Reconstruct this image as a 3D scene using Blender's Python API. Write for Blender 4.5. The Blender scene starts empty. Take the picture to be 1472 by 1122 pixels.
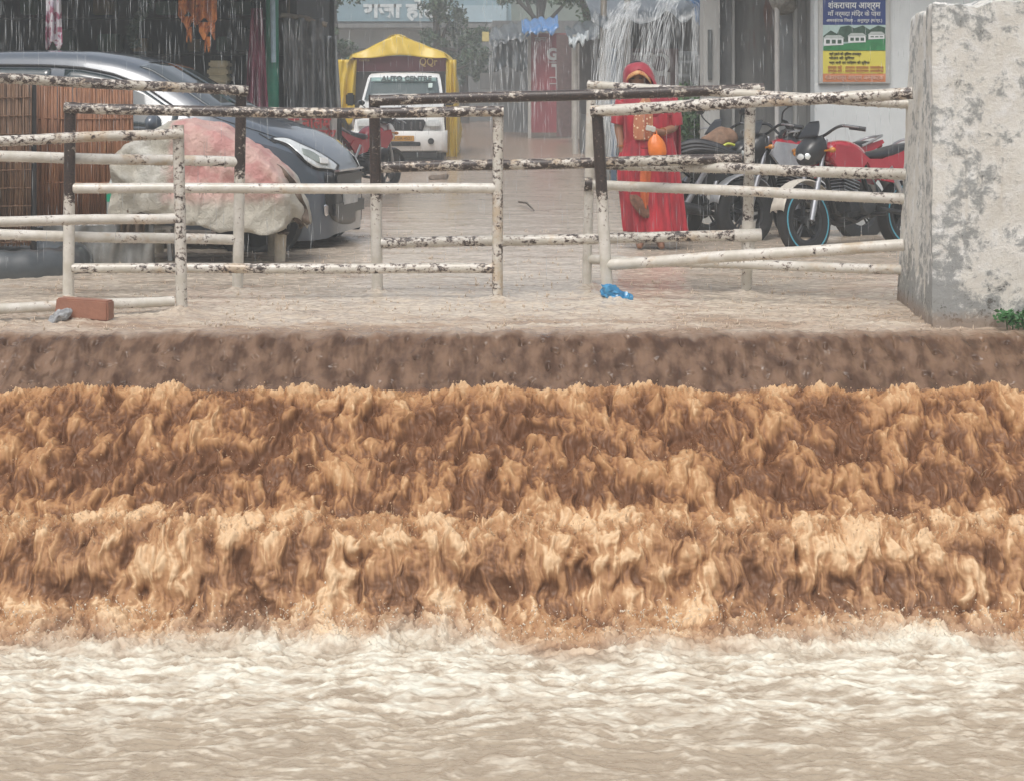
import bpy, bmesh, math, random
import numpy as np
from mathutils import Vector, Matrix, Euler

random.seed(7)
RNG = np.random.default_rng(11)
scene = bpy.context.scene
COL = scene.collection
R = math.radians
F, U0, VH, CAMZ = 2500.0, 736.0, 147.0, 1.25      # focal length in photo pixels, principal column, horizon row, eye height


def P(u, v, d):
    """A photo pixel at distance d as a point of the place."""
    return Vector(((u - U0) * d / F, d, CAMZ - (v - VH) * d / F))


# ------------------------------------------------------------------ camera, light, air
cam_data = bpy.data.cameras.new("camera")
cam = bpy.data.objects.new("camera", cam_data)
COL.objects.link(cam)
cam.location = (0, 0, CAMZ)
cam.rotation_euler = (R(90), 0, 0)
cam_data.sensor_width = 36
cam_data.lens = F / 1472 * 36
cam_data.shift_y = (VH - 561) / 1472
cam_data.clip_end = 500
cam_data.clip_start = 0.05
scene.camera = cam

world = bpy.data.worlds.new("World")
scene.world = world
world.use_nodes = True
wn = world.node_tree.nodes
bg = wn["Background"]
sky = wn.new("ShaderNodeTexSky")
sky.sky_type = 'NISHITA'
sky.sun_disc = False
sky.sun_elevation = R(62)
sky.sun_rotation = R(200)
sky.dust_density = 6
sky.air_density = 1.0
hs = wn.new("ShaderNodeHueSaturation")
hs.inputs["Saturation"].default_value = 0.42      # an overcast sky is nearly grey
world.node_tree.links.new(sky.outputs[0], hs.inputs["Color"])
world.node_tree.links.new(hs.outputs[0], bg.inputs[0])
bg.inputs[1].default_value = 0.15

sl = bpy.data.lights.new("sun", 'SUN')
sl.energy = 0.9
sl.angle = R(25)
sl.color = (1, 0.985, 0.96)
sun = bpy.data.objects.new("sun", sl)
COL.objects.link(sun)
# high, a little behind the camera and to the left
sd = Vector((-0.20, -0.62, 1.0))
sun.rotation_euler = sd.to_track_quat('Z', 'Y').to_euler()
sun.location = (0, 0, 30)

scene.view_settings.view_transform = 'Standard'
scene.view_settings.look = 'None'
scene.view_settings.exposure = EXPOSURE = 0.22
scene.view_settings.gamma = 1
scene.cycles.use_denoising = True
scene.cycles.max_bounces = 8
scene.cycles.transparent_max_bounces = 12
scene.cycles.volume_bounces = 1


HAZE = 0.005


# ------------------------------------------------------------------ materials
def _nt(m):
    return m.node_tree.nodes, m.node_tree.links


def mat(name, c, rough=0.6, metal=0.0, var=0.15, scale=12.0, bump=0.0, bscale=None, c2=None, stretch=(1, 1, 1),
        coat=0.0, spec=0.5, trans=0.0, thr=None):
    """Principled with a noise that shifts the colour between c and c2 (default: c darkened by var) and an optional bump."""
    m = bpy.data.materials.new(name)
    m.use_nodes = True
    n, l = _nt(m)
    b = n["Principled BSDF"]
    b.inputs["Roughness"].default_value = rough
    b.inputs["Metallic"].default_value = metal
    b.inputs["Specular IOR Level"].default_value = spec
    b.inputs["Coat Weight"].default_value = coat
    b.inputs["Transmission Weight"].default_value = trans
    tc = n.new("ShaderNodeTexCoord")
    mp = n.new("ShaderNodeMapping")
    mp.inputs["Scale"].default_value = stretch
    l.new(tc.outputs["Object"], mp.inputs[0])
    nz = n.new("ShaderNodeTexNoise")
    nz.inputs["Scale"].default_value = scale
    nz.inputs["Detail"].default_value = 6
    nz.inputs["Roughness"].default_value = 0.65
    l.new(mp.outputs[0], nz.inputs["Vector"])
    cr = n.new("ShaderNodeValToRGB")
    lo, hi = thr if thr else (0.3, 0.7)
    cr.color_ramp.elements[0].position = lo
    cr.color_ramp.elements[1].position = hi
    cc = c2 if c2 else tuple(max(0, k * (1 - var * 2)) for k in c)
    cr.color_ramp.elements[0].color = (*cc, 1)
    cr.color_ramp.elements[1].color = (*c, 1)
    l.new(nz.outputs[0], cr.inputs[0])
    l.new(cr.outputs[0], b.inputs["Base Color"])
    if bump:
        bp = n.new("ShaderNodeBump")
        bp.inputs["Strength"].default_value = bump
        bp.inputs["Distance"].default_value = 0.01
        n2 = n.new("ShaderNodeTexNoise")
        n2.inputs["Scale"].default_value = bscale or scale * 4
        n2.inputs["Detail"].default_value = 5
        l.new(mp.outputs[0], n2.inputs["Vector"])
        l.new(n2.outputs[0], bp.inputs["Height"])
        l.new(bp.outputs[0], b.inputs["Normal"])
    return m


class NB:
    """Small node-building shorthand."""
    def __init__(s, m):
        s.m = m
        s.n, s.l = _nt(m)
        s.bsdf = s.n.get("Principled BSDF")

    def node(s, t, **kw):
        k = s.n.new(t)
        for a, v in kw.items():
            setattr(k, a, v)
        return k

    def put(s, sock, v):
        if hasattr(v, "is_output"):
            s.l.new(v, sock)
        else:
            if isinstance(v, tuple) and len(v) == 3 and sock.type == 'RGBA':
                v = (*v, 1)
            sock.default_value = v

    def coord(s, scale=(1, 1, 1), kind="Object", loc=(0, 0, 0)):
        t = s.node("ShaderNodeTexCoord")
        mp = s.node("ShaderNodeMapping")
        mp.inputs["Scale"].default_value = scale
        mp.inputs["Location"].default_value = loc
        s.l.new(t.outputs[kind], mp.inputs[0])
        return mp.outputs[0]

    def noise(s, vec, scale, detail=5, rough=0.6, dist=0.0):
        k = s.node("ShaderNodeTexNoise")
        s.l.new(vec, k.inputs["Vector"])
        k.inputs["Scale"].default_value = scale
        k.inputs["Detail"].default_value = detail
        k.inputs["Roughness"].default_value = rough
        k.inputs["Distortion"].default_value = dist
        return k.outputs[0]

    def ramp(s, f, lo, hi, smooth=True):
        k = s.node("ShaderNodeMapRange")
        k.interpolation_type = 'SMOOTHSTEP' if smooth else 'LINEAR'
        s.put(k.inputs[0], f)
        k.inputs[1].default_value = lo
        k.inputs[2].default_value = hi
        return k.outputs[0]

    def mix(s, f, a, b, mode='MIX'):
        k = s.node("ShaderNodeMix", data_type='RGBA', blend_type=mode)
        s.put(k.inputs[0], f)
        s.put(k.inputs[6], a)
        s.put(k.inputs[7], b)
        return k.outputs[2]

    def math(s, op, a, b=0.0, clamp=False):
        k = s.node("ShaderNodeMath", operation=op, use_clamp=clamp)
        s.put(k.inputs[0], a)
        s.put(k.inputs[1], b)
        return k.outputs[0]

    def attr(s, name):
        k = s.node("ShaderNodeAttribute")
        k.attribute_name = name
        return k.outputs["Fac"]

    def bump(s, h, strength=0.3, dist=0.01):
        k = s.node("ShaderNodeBump")
        k.inputs["Strength"].default_value = strength
        k.inputs["Distance"].default_value = dist
        s.put(k.inputs["Height"], h)
        s.l.new(k.outputs[0], s.bsdf.inputs["Normal"])

    def xyz(s, vec):
        k = s.node("ShaderNodeSeparateXYZ")
        s.l.new(vec, k.inputs[0])
        return k.outputs


def newmat(name, rough=0.6):
    m = bpy.data.materials.new(name)
    m.use_nodes = True
    nb = NB(m)
    nb.bsdf.inputs["Roughness"].default_value = rough
    return m, nb


# ------------------------------------------------------------------ mesh building
def basis(o):
    m = o.matrix_basis.copy()
    while o.parent:
        o = o.parent
        m = o.matrix_basis @ m
    return m


class MB:
    def __init__(s):
        s.bm = bmesh.new()

    def face(s, pts):
        try:
            return s.bm.faces.new([s.bm.verts.new(p) for p in pts])
        except ValueError:
            return None

    def box(s, c, size, rot=None, bev=0.0):
        m = Matrix.Translation(Vector(c)) @ (rot.to_matrix().to_4x4() if rot is not None else Matrix())
        g = bmesh.ops.create_cube(s.bm, size=1, matrix=m @ Matrix.Diagonal((*size, 1)))
        if bev > 0:
            es = list({e for v in g['verts'] for e in v.link_edges})
            bmesh.ops.bevel(s.bm, geom=es, offset=bev, segments=2, affect='EDGES', clamp_overlap=True)
        return s

    def b2(s, lo, hi, bev=0.0):
        lo, hi = Vector(lo), Vector(hi)
        return s.box((lo + hi) / 2, [abs(k) for k in (hi - lo)], None, bev)

    def tube(s, pts, r, n=12, cap=True, closed=False):
        """A round tube along pts; r a number or one radius per point."""
        pts = [Vector(p) for p in pts]
        k = len(pts)
        rs = [r] * k if not hasattr(r, '__len__') else list(r)
        rings = []
        up = None
        for i, p in enumerate(pts):
            if closed:
                t = pts[(i + 1) % k] - pts[i - 1]
            else:
                t = pts[min(i + 1, k - 1)] - pts[max(i - 1, 0)]
            t = t.normalized() if t.length > 1e-9 else Vector((0, 0, 1))
            if up is None:
                up = Vector((0, 0, 1)) if abs(t.z) < 0.9 else Vector((1, 0, 0))
            a = up - t * up.dot(t)
            if a.length < 1e-6:
                a = t.orthogonal()
            a.normalize()
            up = a
            b = t.cross(a)
            rings.append([s.bm.verts.new(p + (a * math.cos(q) + b * math.sin(q)) * rs[i])
                          for q in [2 * math.pi * j / n for j in range(n)]])
        rng = range(k if closed else k - 1)
        for i in rng:
            A, B = rings[i], rings[(i + 1) % k]
            for j in range(n):
                s.bm.faces.new((A[j], A[(j + 1) % n], B[(j + 1) % n], B[j]))
        if cap and not closed:
            s.bm.faces.new(rings[0][::-1])
            s.bm.faces.new(rings[-1])
        return s

    def lathe(s, prof, c=(0, 0, 0), axis='Z', n=24, cap=True):
        """prof: (radius, height) pairs, turned about an axis through c."""
        c = Vector(c)
        rings = []
        for (r, h) in prof:
            ring = []
            for j in range(n):
                q = 2 * math.pi * j / n
                x, y = r * math.cos(q), r * math.sin(q)
                v = {'Z': (x, y, h), 'Y': (x, h, y), 'X': (h, x, y)}[axis]
                ring.append(s.bm.verts.new(c + Vector(v)))
            rings.append(ring)
        for A, B in zip(rings, rings[1:]):
            for j in range(n):
                s.bm.faces.new((A[j], A[(j + 1) % n], B[(j + 1) % n], B[j]))
        if cap:
            s.bm.faces.new(rings[0][::-1])
            s.bm.faces.new(rings[-1])
        return s

    def prism(s, poly, a, b, axis='Y'):
        """poly: 2-D outline; extruded from a to b along axis. Y: (x,z), X: (y,z), Z: (x,y)."""
        f = {'Y': lambda p, h: (p[0], h, p[1]), 'X': lambda p, h: (h, p[0], p[1]), 'Z': lambda p, h: (p[0], p[1], h)}[axis]
        A = [s.bm.verts.new(f(p, a)) for p in poly]
        B = [s.bm.verts.new(f(p, b)) for p in poly]
        n = len(poly)
        for j in range(n):
            s.bm.faces.new((A[j], A[(j + 1) % n], B[(j + 1) % n], B[j]))
        s.bm.faces.new(A[::-1])
        s.bm.faces.new(B)
        return s

    def ball(s, c, r, sub=2, scale=(1, 1, 1), rot=None):
        m = Matrix.Translation(Vector(c)) @ (rot.to_matrix().to_4x4() if rot is not None else Matrix())
        bmesh.ops.create_icosphere(s.bm, subdivisions=sub, radius=r, matrix=m @ Matrix.Diagonal((*scale, 1)))
        return s

    def grid(s, rows, closed=False, cap=False):
        """rows: list of rings/lines of points, skinned with quads."""
        V = [[s.bm.verts.new(p) for p in r] for r in rows]
        n = len(rows[0])
        for A, B in zip(V, V[1:]):
            for j in range(n if closed else n - 1):
                s.bm.faces.new((A[j], A[(j + 1) % n], B[(j + 1) % n], B[j]))
        if cap:
            s.bm.faces.new(V[0][::-1])
            s.bm.faces.new(V[-1])
        return s

    def jitter(s, a, freq=3.0, seed=0):
        from mathutils import noise
        for v in s.bm.verts:
            v.co += noise.noise_vector(v.co * freq + Vector((seed, 0, 0))) * a
        return s

    def build(s, name, m, parent=None, smooth=True, angle=40, thick=0.0, sub=0, world=True):
        bmesh.ops.recalc_face_normals(s.bm, faces=s.bm.faces[:])
        if parent is not None and world:
            s.bm.transform(basis(parent).inverted())
        me = bpy.data.meshes.new(name)
        s.bm.to_mesh(me)
        s.bm.free()
        o = bpy.data.objects.new(name, me)
        COL.objects.link(o)
        me.materials.append(m)
        if parent is not None:
            o.parent = parent
        if thick:
            k = o.modifiers.new("solid", 'SOLIDIFY')
            k.thickness = thick
            k.offset = 0
        if sub:
            k = o.modifiers.new("sub", 'SUBSURF')
            k.levels = k.render_levels = sub
        if smooth:
            me.polygons.foreach_set("use_smooth", [True] * len(me.polygons))
            if angle and not sub:
                try:
                    me.set_sharp_from_angle(angle=R(angle))
                except Exception:
                    pass
        return o


def tag(o, label=None, cat=None, group=None, kind=None):
    if label:
        o["label"] = label
    if cat:
        o["category"] = cat
    if group:
        o["group"] = group
    if kind:
        o["kind"] = kind
    return o


def thing(name, loc, label, cat, group=None, rz=0.0):
    o = bpy.data.objects.new(name, None)
    COL.objects.link(o)
    o.empty_display_size = 0.2
    o.location = loc
    o.rotation_euler = (0, 0, rz)
    return tag(o, label, cat, group)


# ------------------------------------------------------------------ noise (numpy)
_perm = RNG.permutation(512).astype(np.int32)
_perm = np.concatenate([_perm, _perm, _perm])
_ga = RNG.uniform(0, 2 * np.pi, 512)
_gx, _gy = np.cos(_ga).astype(np.float32), np.sin(_ga).astype(np.float32)


def perlin(x, y, seed=0):
    x = np.asarray(x, np.float32) + seed * 37.17
    y = np.asarray(y, np.float32) + seed * 11.73
    xi, yi = np.floor(x).astype(np.int32), np.floor(y).astype(np.int32)
    fx, fy = x - xi, y - yi
    xi &= 511
    yi &= 511
    u = fx * fx * fx * (fx * (fx * 6 - 15) + 10)
    v = fy * fy * fy * (fy * (fy * 6 - 15) + 10)

    def g(ix, iy, dx, dy):
        h = _perm[_perm[ix & 511] + (iy & 511)]
        return _gx[h] * dx + _gy[h] * dy
    a = g(xi, yi, fx, fy)
    b = g(xi + 1, yi, fx - 1, fy)
    c = g(xi, yi + 1, fx, fy - 1)
    d = g(xi + 1, yi + 1, fx - 1, fy - 1)
    return (a + u * (b - a) + v * ((c + u * (d - c)) - (a + u * (b - a)))) * 1.5


def fbm(x, y, seed=0, o=4, gain=0.5):
    t, a, n = 0, 1.0, 0
    for k in range(o):
        t = t + a * perlin(x * 2 ** k, y * 2 ** k, seed + k)
        n += a
        a *= gain
    return t / n


def billow(x, y, seed=0, o=3, gain=0.5):
    t, a, n = 0, 1.0, 0
    for k in range(o):
        t = t + a * np.abs(perlin(x * 2 ** k, y * 2 ** k, seed + k))
        n += a
        a *= gain
    return t / n
# ------------------------------------------------------------------ the water: flooded street, falls down the steps, pool at their foot
def street_z(d):
    """Height of the flooded street: level near the steps, rising slowly from the pickup on."""
    return float(np.interp(d, [0, 28, 33, 60, 120], [0, 0, .115, .65, 1.8]))


def build_water():
    prof = [(120, 1.8), (60, .65), (33, .115), (28, 0), (16, 0), (9.80, 0), (9.52, -.004), (9.42, -.025), (9.33, -.08), (9.20, -.16), (9.06, -.24),
            (8.97, -.265), (8.86, -.255), (8.74, -.285), (8.63, -.375), (8.50, -.465), (8.36, -.55), (8.24, -.635), (8.14, -.71),
            (8.05, -.735), (7.97, -.77), (7.90, -.88), (7.83, -1.00), (7.75, -1.075), (7.6, -1.10), (7.0, -1.10), (2.0, -1.10)]
    pd = np.array([p[0] for p in prof])
    pz = np.array([p[1] for p in prof])
    seg = np.hypot(np.diff(pd), np.diff(pz))
    ps = np.concatenate([[0], np.cumsum(seg)])
    # dense, smoothed copy of the part with the steps
    def s_of(d):
        return np.interp(-d, -pd, ps)
    inv = np.arange(1 / 28, 1 / 9.82, .00012)                       # rows evenly spaced as seen from the ghat
    pieces = [np.geomspace(1, 120 / 28, 40)[::-1] * 28, (1 / inv)[1:]]
    s_list = [s_of(np.concatenate(pieces)), np.arange(s_of(9.80), s_of(7.55), 0.0043), np.arange(s_of(7.55), s_of(5.85), 0.0075), np.linspace(s_of(5.84), s_of(2.0), 70)]
    s = np.concatenate(s_list)
    sd_ = np.arange(0, ps[-1], 0.004)
    dd, zz = np.interp(sd_, ps, pd), np.interp(sd_, ps, pz)
    k = np.exp(-0.5 * (np.arange(-30, 31) / 9.0) ** 2)
    k /= k.sum()
    dd2 = np.convolve(np.pad(dd, 30, mode='edge'), k, 'valid')
    zz2 = np.convolve(np.pad(zz, 30, mode='edge'), k, 'valid')
    td, tz = np.gradient(dd2), np.gradient(zz2)
    ln = np.hypot(td, tz)
    td, tz = td / ln, tz / ln
    d0, z0 = np.interp(s, sd_, dd2), np.interp(s, sd_, zz2)
    nd, nz = np.interp(s, sd_, -(-tz)), np.interp(s, sd_, -td)          # normal (d, z): up and towards the viewer
    sgn = np.where(nz < 0, -1, 1)
    nd, nz = nd * sgn, nz * sgn
    xin = np.arange(-2.95, 2.951, 0.0052)
    xout = np.geomspace(0.02, 4.0, 46)
    X = np.concatenate([-2.95 - xout[::-1], xin, 2.95 + xout])
    nr, nc = len(s), len(X)
    D = np.repeat(d0[:, None], nc, 1).astype(np.float32)
    Z = np.repeat(z0[:, None], nc, 1).astype(np.float32)
    S = np.repeat(s[:, None], nc, 1).astype(np.float32)
    fan = np.maximum(1, D / 9.8)
    XX = (X[None, :] * fan).astype(np.float32)
    s0 = s_of(9.80)
    S = S - s0
    # zone weights along the flow
    def w(d, v):
        return np.interp(-d0, -np.array(d), np.array(v))[:, None].astype(np.float32)
    turb = w([20, 9.05, 8.99, 8.90, 8.6, 7.75, 7.6, 7.4, 7.0], [0, 0, .5, .95, 1, 1, .75, .3, .0])
    crest = w([9.02, 8.95, 8.85, 8.72, 8.6, 8.52, 8.42, 8.30, 8.22, 8.14, 8.06, 7.98, 7.88, 7.80, 7.7, 7.55, 7.4], [0, .8, 1, .45, .1, .08, .16, .16, .1, .45, 1.0, .6, .12, .3, .85, .8, .4])
    fall = w([9.5, 9.4, 9.1, 8.97, 8.80, 8.70, 8.5, 8.42, 8.3, 8.15, 8.05, 7.98, 7.8, 7.7], [0, .5, .6, .25, .2, 1, 1, .5, 1, 1, .3, 1, 1, 0])
    f1 = w([9.75, 9.55, 9.40, 9.05, 8.97], [0, .4, 1, 1, 0])
    pool = w([7.75, 7.6, 7.4, 6.4, 5.9, 2], [0, .7, 1, .6, .5, .45])
    plaza = w([40, 20, 11, 9.8, 9.55, 9.4], [.3, .8, 1, 1, .7, 0])

    calm = 1 - .6 * fall
    wx = XX + calm * (0.045 * perlin(XX / .26, S / .3, 1) + 0.012 * perlin(XX / .08, S / .12, 2))
    ws = S + 0.045 * perlin(XX / .18, S / .30, 3) + 0.022 * perlin(XX / .06, S / .10, 4)
    def puff(p):                                                    # rounded lumps between soft creases
        p = np.sqrt(p * p + .004)
        return p * (1.35 - .45 * p)
    L = (puff(perlin(wx / .24, ws / .27, 5)) + .38 * puff(perlin(wx / .125, ws / .17, 6))) * 1.45
    M = (puff(perlin(wx / .075, ws / .13, 8)) + .4 * puff(perlin(wx / .042, ws / .07, 9))) * 1.4
    Bf = billow(wx / .034, ws / .040, 12, 3, .55) * 1.9
    St = perlin(wx / .030, ws / .26, 16) * .6 + perlin(wx / .013, ws / .13, 17) * .4
    St2 = perlin(XX / .0105, ws / .06, 18)
    Big = perlin(XX / .55, S / .8, 20)
    Fi = perlin(XX / .014, S / .016, 21)

    even = 1 - .52 * crest
    disp = turb * (even * ((0.050 + .014 * w([9, 8.8, 8.2, 8.1], [1, 1, 1, 0])) * (L - .42) + 0.021 * (M - .40)) + 0.020 * Big)
    disp += turb * crest * (0.038 * (Bf - .35) + .002 * Fi)
    disp += turb * (1 - crest) * 0.010 * (Bf - .35)
    disp += turb * fall * (1 - .85 * crest) * (0.014 * St + 0.0008 * St2)
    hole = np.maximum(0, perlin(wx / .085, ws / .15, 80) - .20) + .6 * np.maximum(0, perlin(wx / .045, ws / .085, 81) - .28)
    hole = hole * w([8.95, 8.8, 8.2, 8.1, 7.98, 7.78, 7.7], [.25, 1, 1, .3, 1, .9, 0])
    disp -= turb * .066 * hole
    lift = turb * crest * (0.030 + 0.030 * perlin(XX / .21, S / .5, 23) + 0.014 * perlin(XX / .075, S / .12, 24))
    # the first, smoother sheet over the kerb
    dim = np.maximum(0, perlin(XX / .048, S / .065, 26) - .40)
    disp += f1 * (0.020 * perlin(wx / .12, ws / .24, 27) + 0.006 * St + .009 * perlin(XX / .055, S / .16, 28) + .003 * (Bf - .35) - 0.045 * dim)
    # the pool: low choppy wavelets lying across the flow
    pw = XX + .08 * perlin(XX / .3, S / .2, 30)
    pS = S + .10 * perlin(XX / .45, S / .35, 31) + .02 * perlin(XX / .1, S / .1, 29)
    rid = 1 - np.abs(perlin(pw / .42, pS / .17, 32)) * 2.2
    rid2 = 1 - np.abs(perlin(pw / .16, pS / .07, 33)) * 2.2
    disp += pool * (0.012 * (rid - .5) + 0.009 * (rid2 - .5) + 0.005 * perlin(XX / .05, S / .03, 34) + .011 * (billow(pw / .09, pS / .06, 35, 2) * 2 - .4))
    # the flooded street: small running ripples
    rp = perlin(XX / .16, S / .07, 40) * .5 + perlin(XX / .07, S / .035, 41) * .5 + .6 * np.maximum(0, perlin(XX / .035, S / .03, 42) - .2)
    disp += plaza * .010 * perlin(pw / .55, pS / .30, 44)
    disp += plaza * (.0085 + .0095 * w([20, 11.5, 10, 9.4], [0, 0, 1, 1])) * rp

    for (u, v, dp) in ((98, 430, 11.05), (715, 428, 11.08), (262, 450, 10.3), (543, 420, 11.45), (1074, 420, 11.45), (872, 425, 11.1), (844, 415, 11.8), (342, 418, 11.5), (884, 430, 10.95), (120, 452, 9.95)):
        px = (u - U0) * dp / F
        r2 = ((XX - px) / .10) ** 2 + ((D - dp + .05) / .16) ** 2
        disp += np.exp(-r2) * (.022 + .012 * perlin(XX / .03, S / .04, 77)) * (1.6 if u == 262 else 1)
    def drawn(a, n, amt):
        c = np.cumsum(np.pad(a, ((n + 1, n), (0, 0)), mode='edge'), 0, dtype=np.float64)
        return a + (((c[2 * n + 1:] - c[:-2 * n - 1]) / (2 * n + 1)).astype(np.float32) - a) * amt
    disp = drawn(disp, 3, .6 * np.minimum(1, fall * turb) * (1 - .6 * crest))
    Dn = D + nd[:, None].astype(np.float32) * disp * np.float32(1)
    Zn = Z + nz[:, None].astype(np.float32) * disp + lift
    # sideways shear so that lumps lean and overlap a little
    Xn = XX + turb * 0.02 * perlin(wx / .09, ws / .09, 45)

    # aeration: froth in the silty water, plus recess darkening put into the colour
    veil = np.maximum(0, perlin(wx / .013, ws / .22, 60)) + .7 * np.maximum(0, perlin(wx / .006, ws / .12, 61))
    low = w([8.8, 8.6, 8.35, 8.15, 8.05, 7.95, 7.8, 7.7], [0, 0, .7, 1, .2, .3, 1, .4])
    dull = w([9, 8.8, 8.6, 8.25, 8.1, 7.9], [.04, .10, .13, .10, .02, 0])
    top = w([8.2, 8.1, 8.03, 7.96, 7.9], [0, .8, 1, .6, 0])
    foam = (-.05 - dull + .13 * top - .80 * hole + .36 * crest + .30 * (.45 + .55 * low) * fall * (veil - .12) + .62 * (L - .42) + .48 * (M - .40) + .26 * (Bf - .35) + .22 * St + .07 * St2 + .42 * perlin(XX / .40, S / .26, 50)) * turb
    pale = w([8.2, 8.08, 7.9, 7.72, 7.6, 7.45, 7.35, 7.0, 6.4, 5.9, 2], [0, .30, .22, .30, .45, .85, 1, 1, .8, .7, .7])   # lower falls carry paler froth
    foam = np.minimum(foam, w([9, 8.85, 8.6, 8.2, 8.1, 7.9, 7.7, 7.4], [.78, .78, .66, .66, .9, .8, 1, 1]) + .10 * (Bf - .3))
    foam += turb * pale * .15
    pn = .55 * fbm(pw / .30, pS / .09, 52, 5, .62) + .65 * fbm(pw / .11, pS / .032, 57, 4, .65)
    near = w([7.7, 7.45, 7.2, 6.8, 6.45, 6.1, 5.7, 2], [.25, .46, .52, .40, .23, .13, .09, .1])
    pf = near + 1.15 * pn + .32 * (rid - .5) + .26 * (rid2 - .55)
    foam = foam * (1 - pool * (1 - turb)) + np.clip(pf, 0, 1) * np.minimum(1, pool * 1.2) * (1 - turb * .6)
    def drawn_out(a, n, amt):                                       # froth drawn out along the falling water
        c = np.cumsum(np.pad(a, ((n + 1, n), (0, 0)), mode='edge'), 0, dtype=np.float64)
        m = ((c[2 * n + 1:] - c[:-2 * n - 1]) / (2 * n + 1)).astype(np.float32)
        return a + (m - a) * amt
    run = np.minimum(1, fall * turb * 1.1) * (1 - .55 * crest)
    foam = drawn_out(foam, 5, run * w([9, 8.2, 8.1], [.28, .28, .45]))
    foam = np.clip(foam + .06 * run * St2 + .08 * run * (veil - .12) + .16 * run * (Bf - .36), 0, 1)
    lipw = D + .035 * perlin(XX / .16, S / .2, 73) + .03 * perlin(XX / .045, S / .10, 74) * (D > 9.3) * (D < 9.9)
    sheet = np.interp(-lipw, [-9.66, -9.50, -9.40, -9.05, -8.97], [0, .35, 1, 1, 0]).astype(np.float32)
    edge = D + .15 * perlin(XX / .42, S / 2, 70) + .07 * perlin(XX / .13, S / .5, 71)
    poolw = np.interp(-edge, [-8.3, -7.75, -7.62, -7.48, -7.40], [0, .06, .25, .8, 1]).astype(np.float32)
    street = np.interp(-lipw, [-40, -20, -11, -9.75, -9.55, -9.42], [.3, .8, 1, 1, .7, 0]).astype(np.float32)

    co = np.stack([Xn, Dn, Zn], -1).reshape(-1, 3).astype(np.float32)
    idx = np.arange(nr * nc).reshape(nr, nc)
    q = np.stack([idx[:-1, :-1], idx[1:, :-1], idx[1:, 1:], idx[:-1, 1:]], -1).reshape(-1, 4)
    me = bpy.data.meshes.new("water")
    me.vertices.add(len(co))
    me.vertices.foreach_set("co", co.ravel())
    me.loops.add(q.size)
    me.loops.foreach_set("vertex_index", q.ravel().astype(np.int32))
    me.polygons.add(len(q))
    me.polygons.foreach_set("loop_start", (np.arange(len(q)) * 4).astype(np.int32))
    me.polygons.foreach_set("loop_total", np.full(len(q), 4, np.int32))
    me.polygons.foreach_set("use_smooth", np.ones(len(q), bool))
    me.update()
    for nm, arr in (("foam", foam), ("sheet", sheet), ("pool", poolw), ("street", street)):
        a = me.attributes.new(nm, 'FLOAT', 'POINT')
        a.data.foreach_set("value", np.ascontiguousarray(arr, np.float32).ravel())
    a = me.attributes.new("flow", 'FLOAT_VECTOR', 'POINT')
    a.data.foreach_set("vector", np.stack([XX, S, np.zeros_like(S)], -1).astype(np.float32).ravel())
    o = bpy.data.objects.new("water", me)
    COL.objects.link(o)
    tag(o, kind="structure")
    return o, (X, d0, Xn, Dn, Zn, foam)


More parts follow.
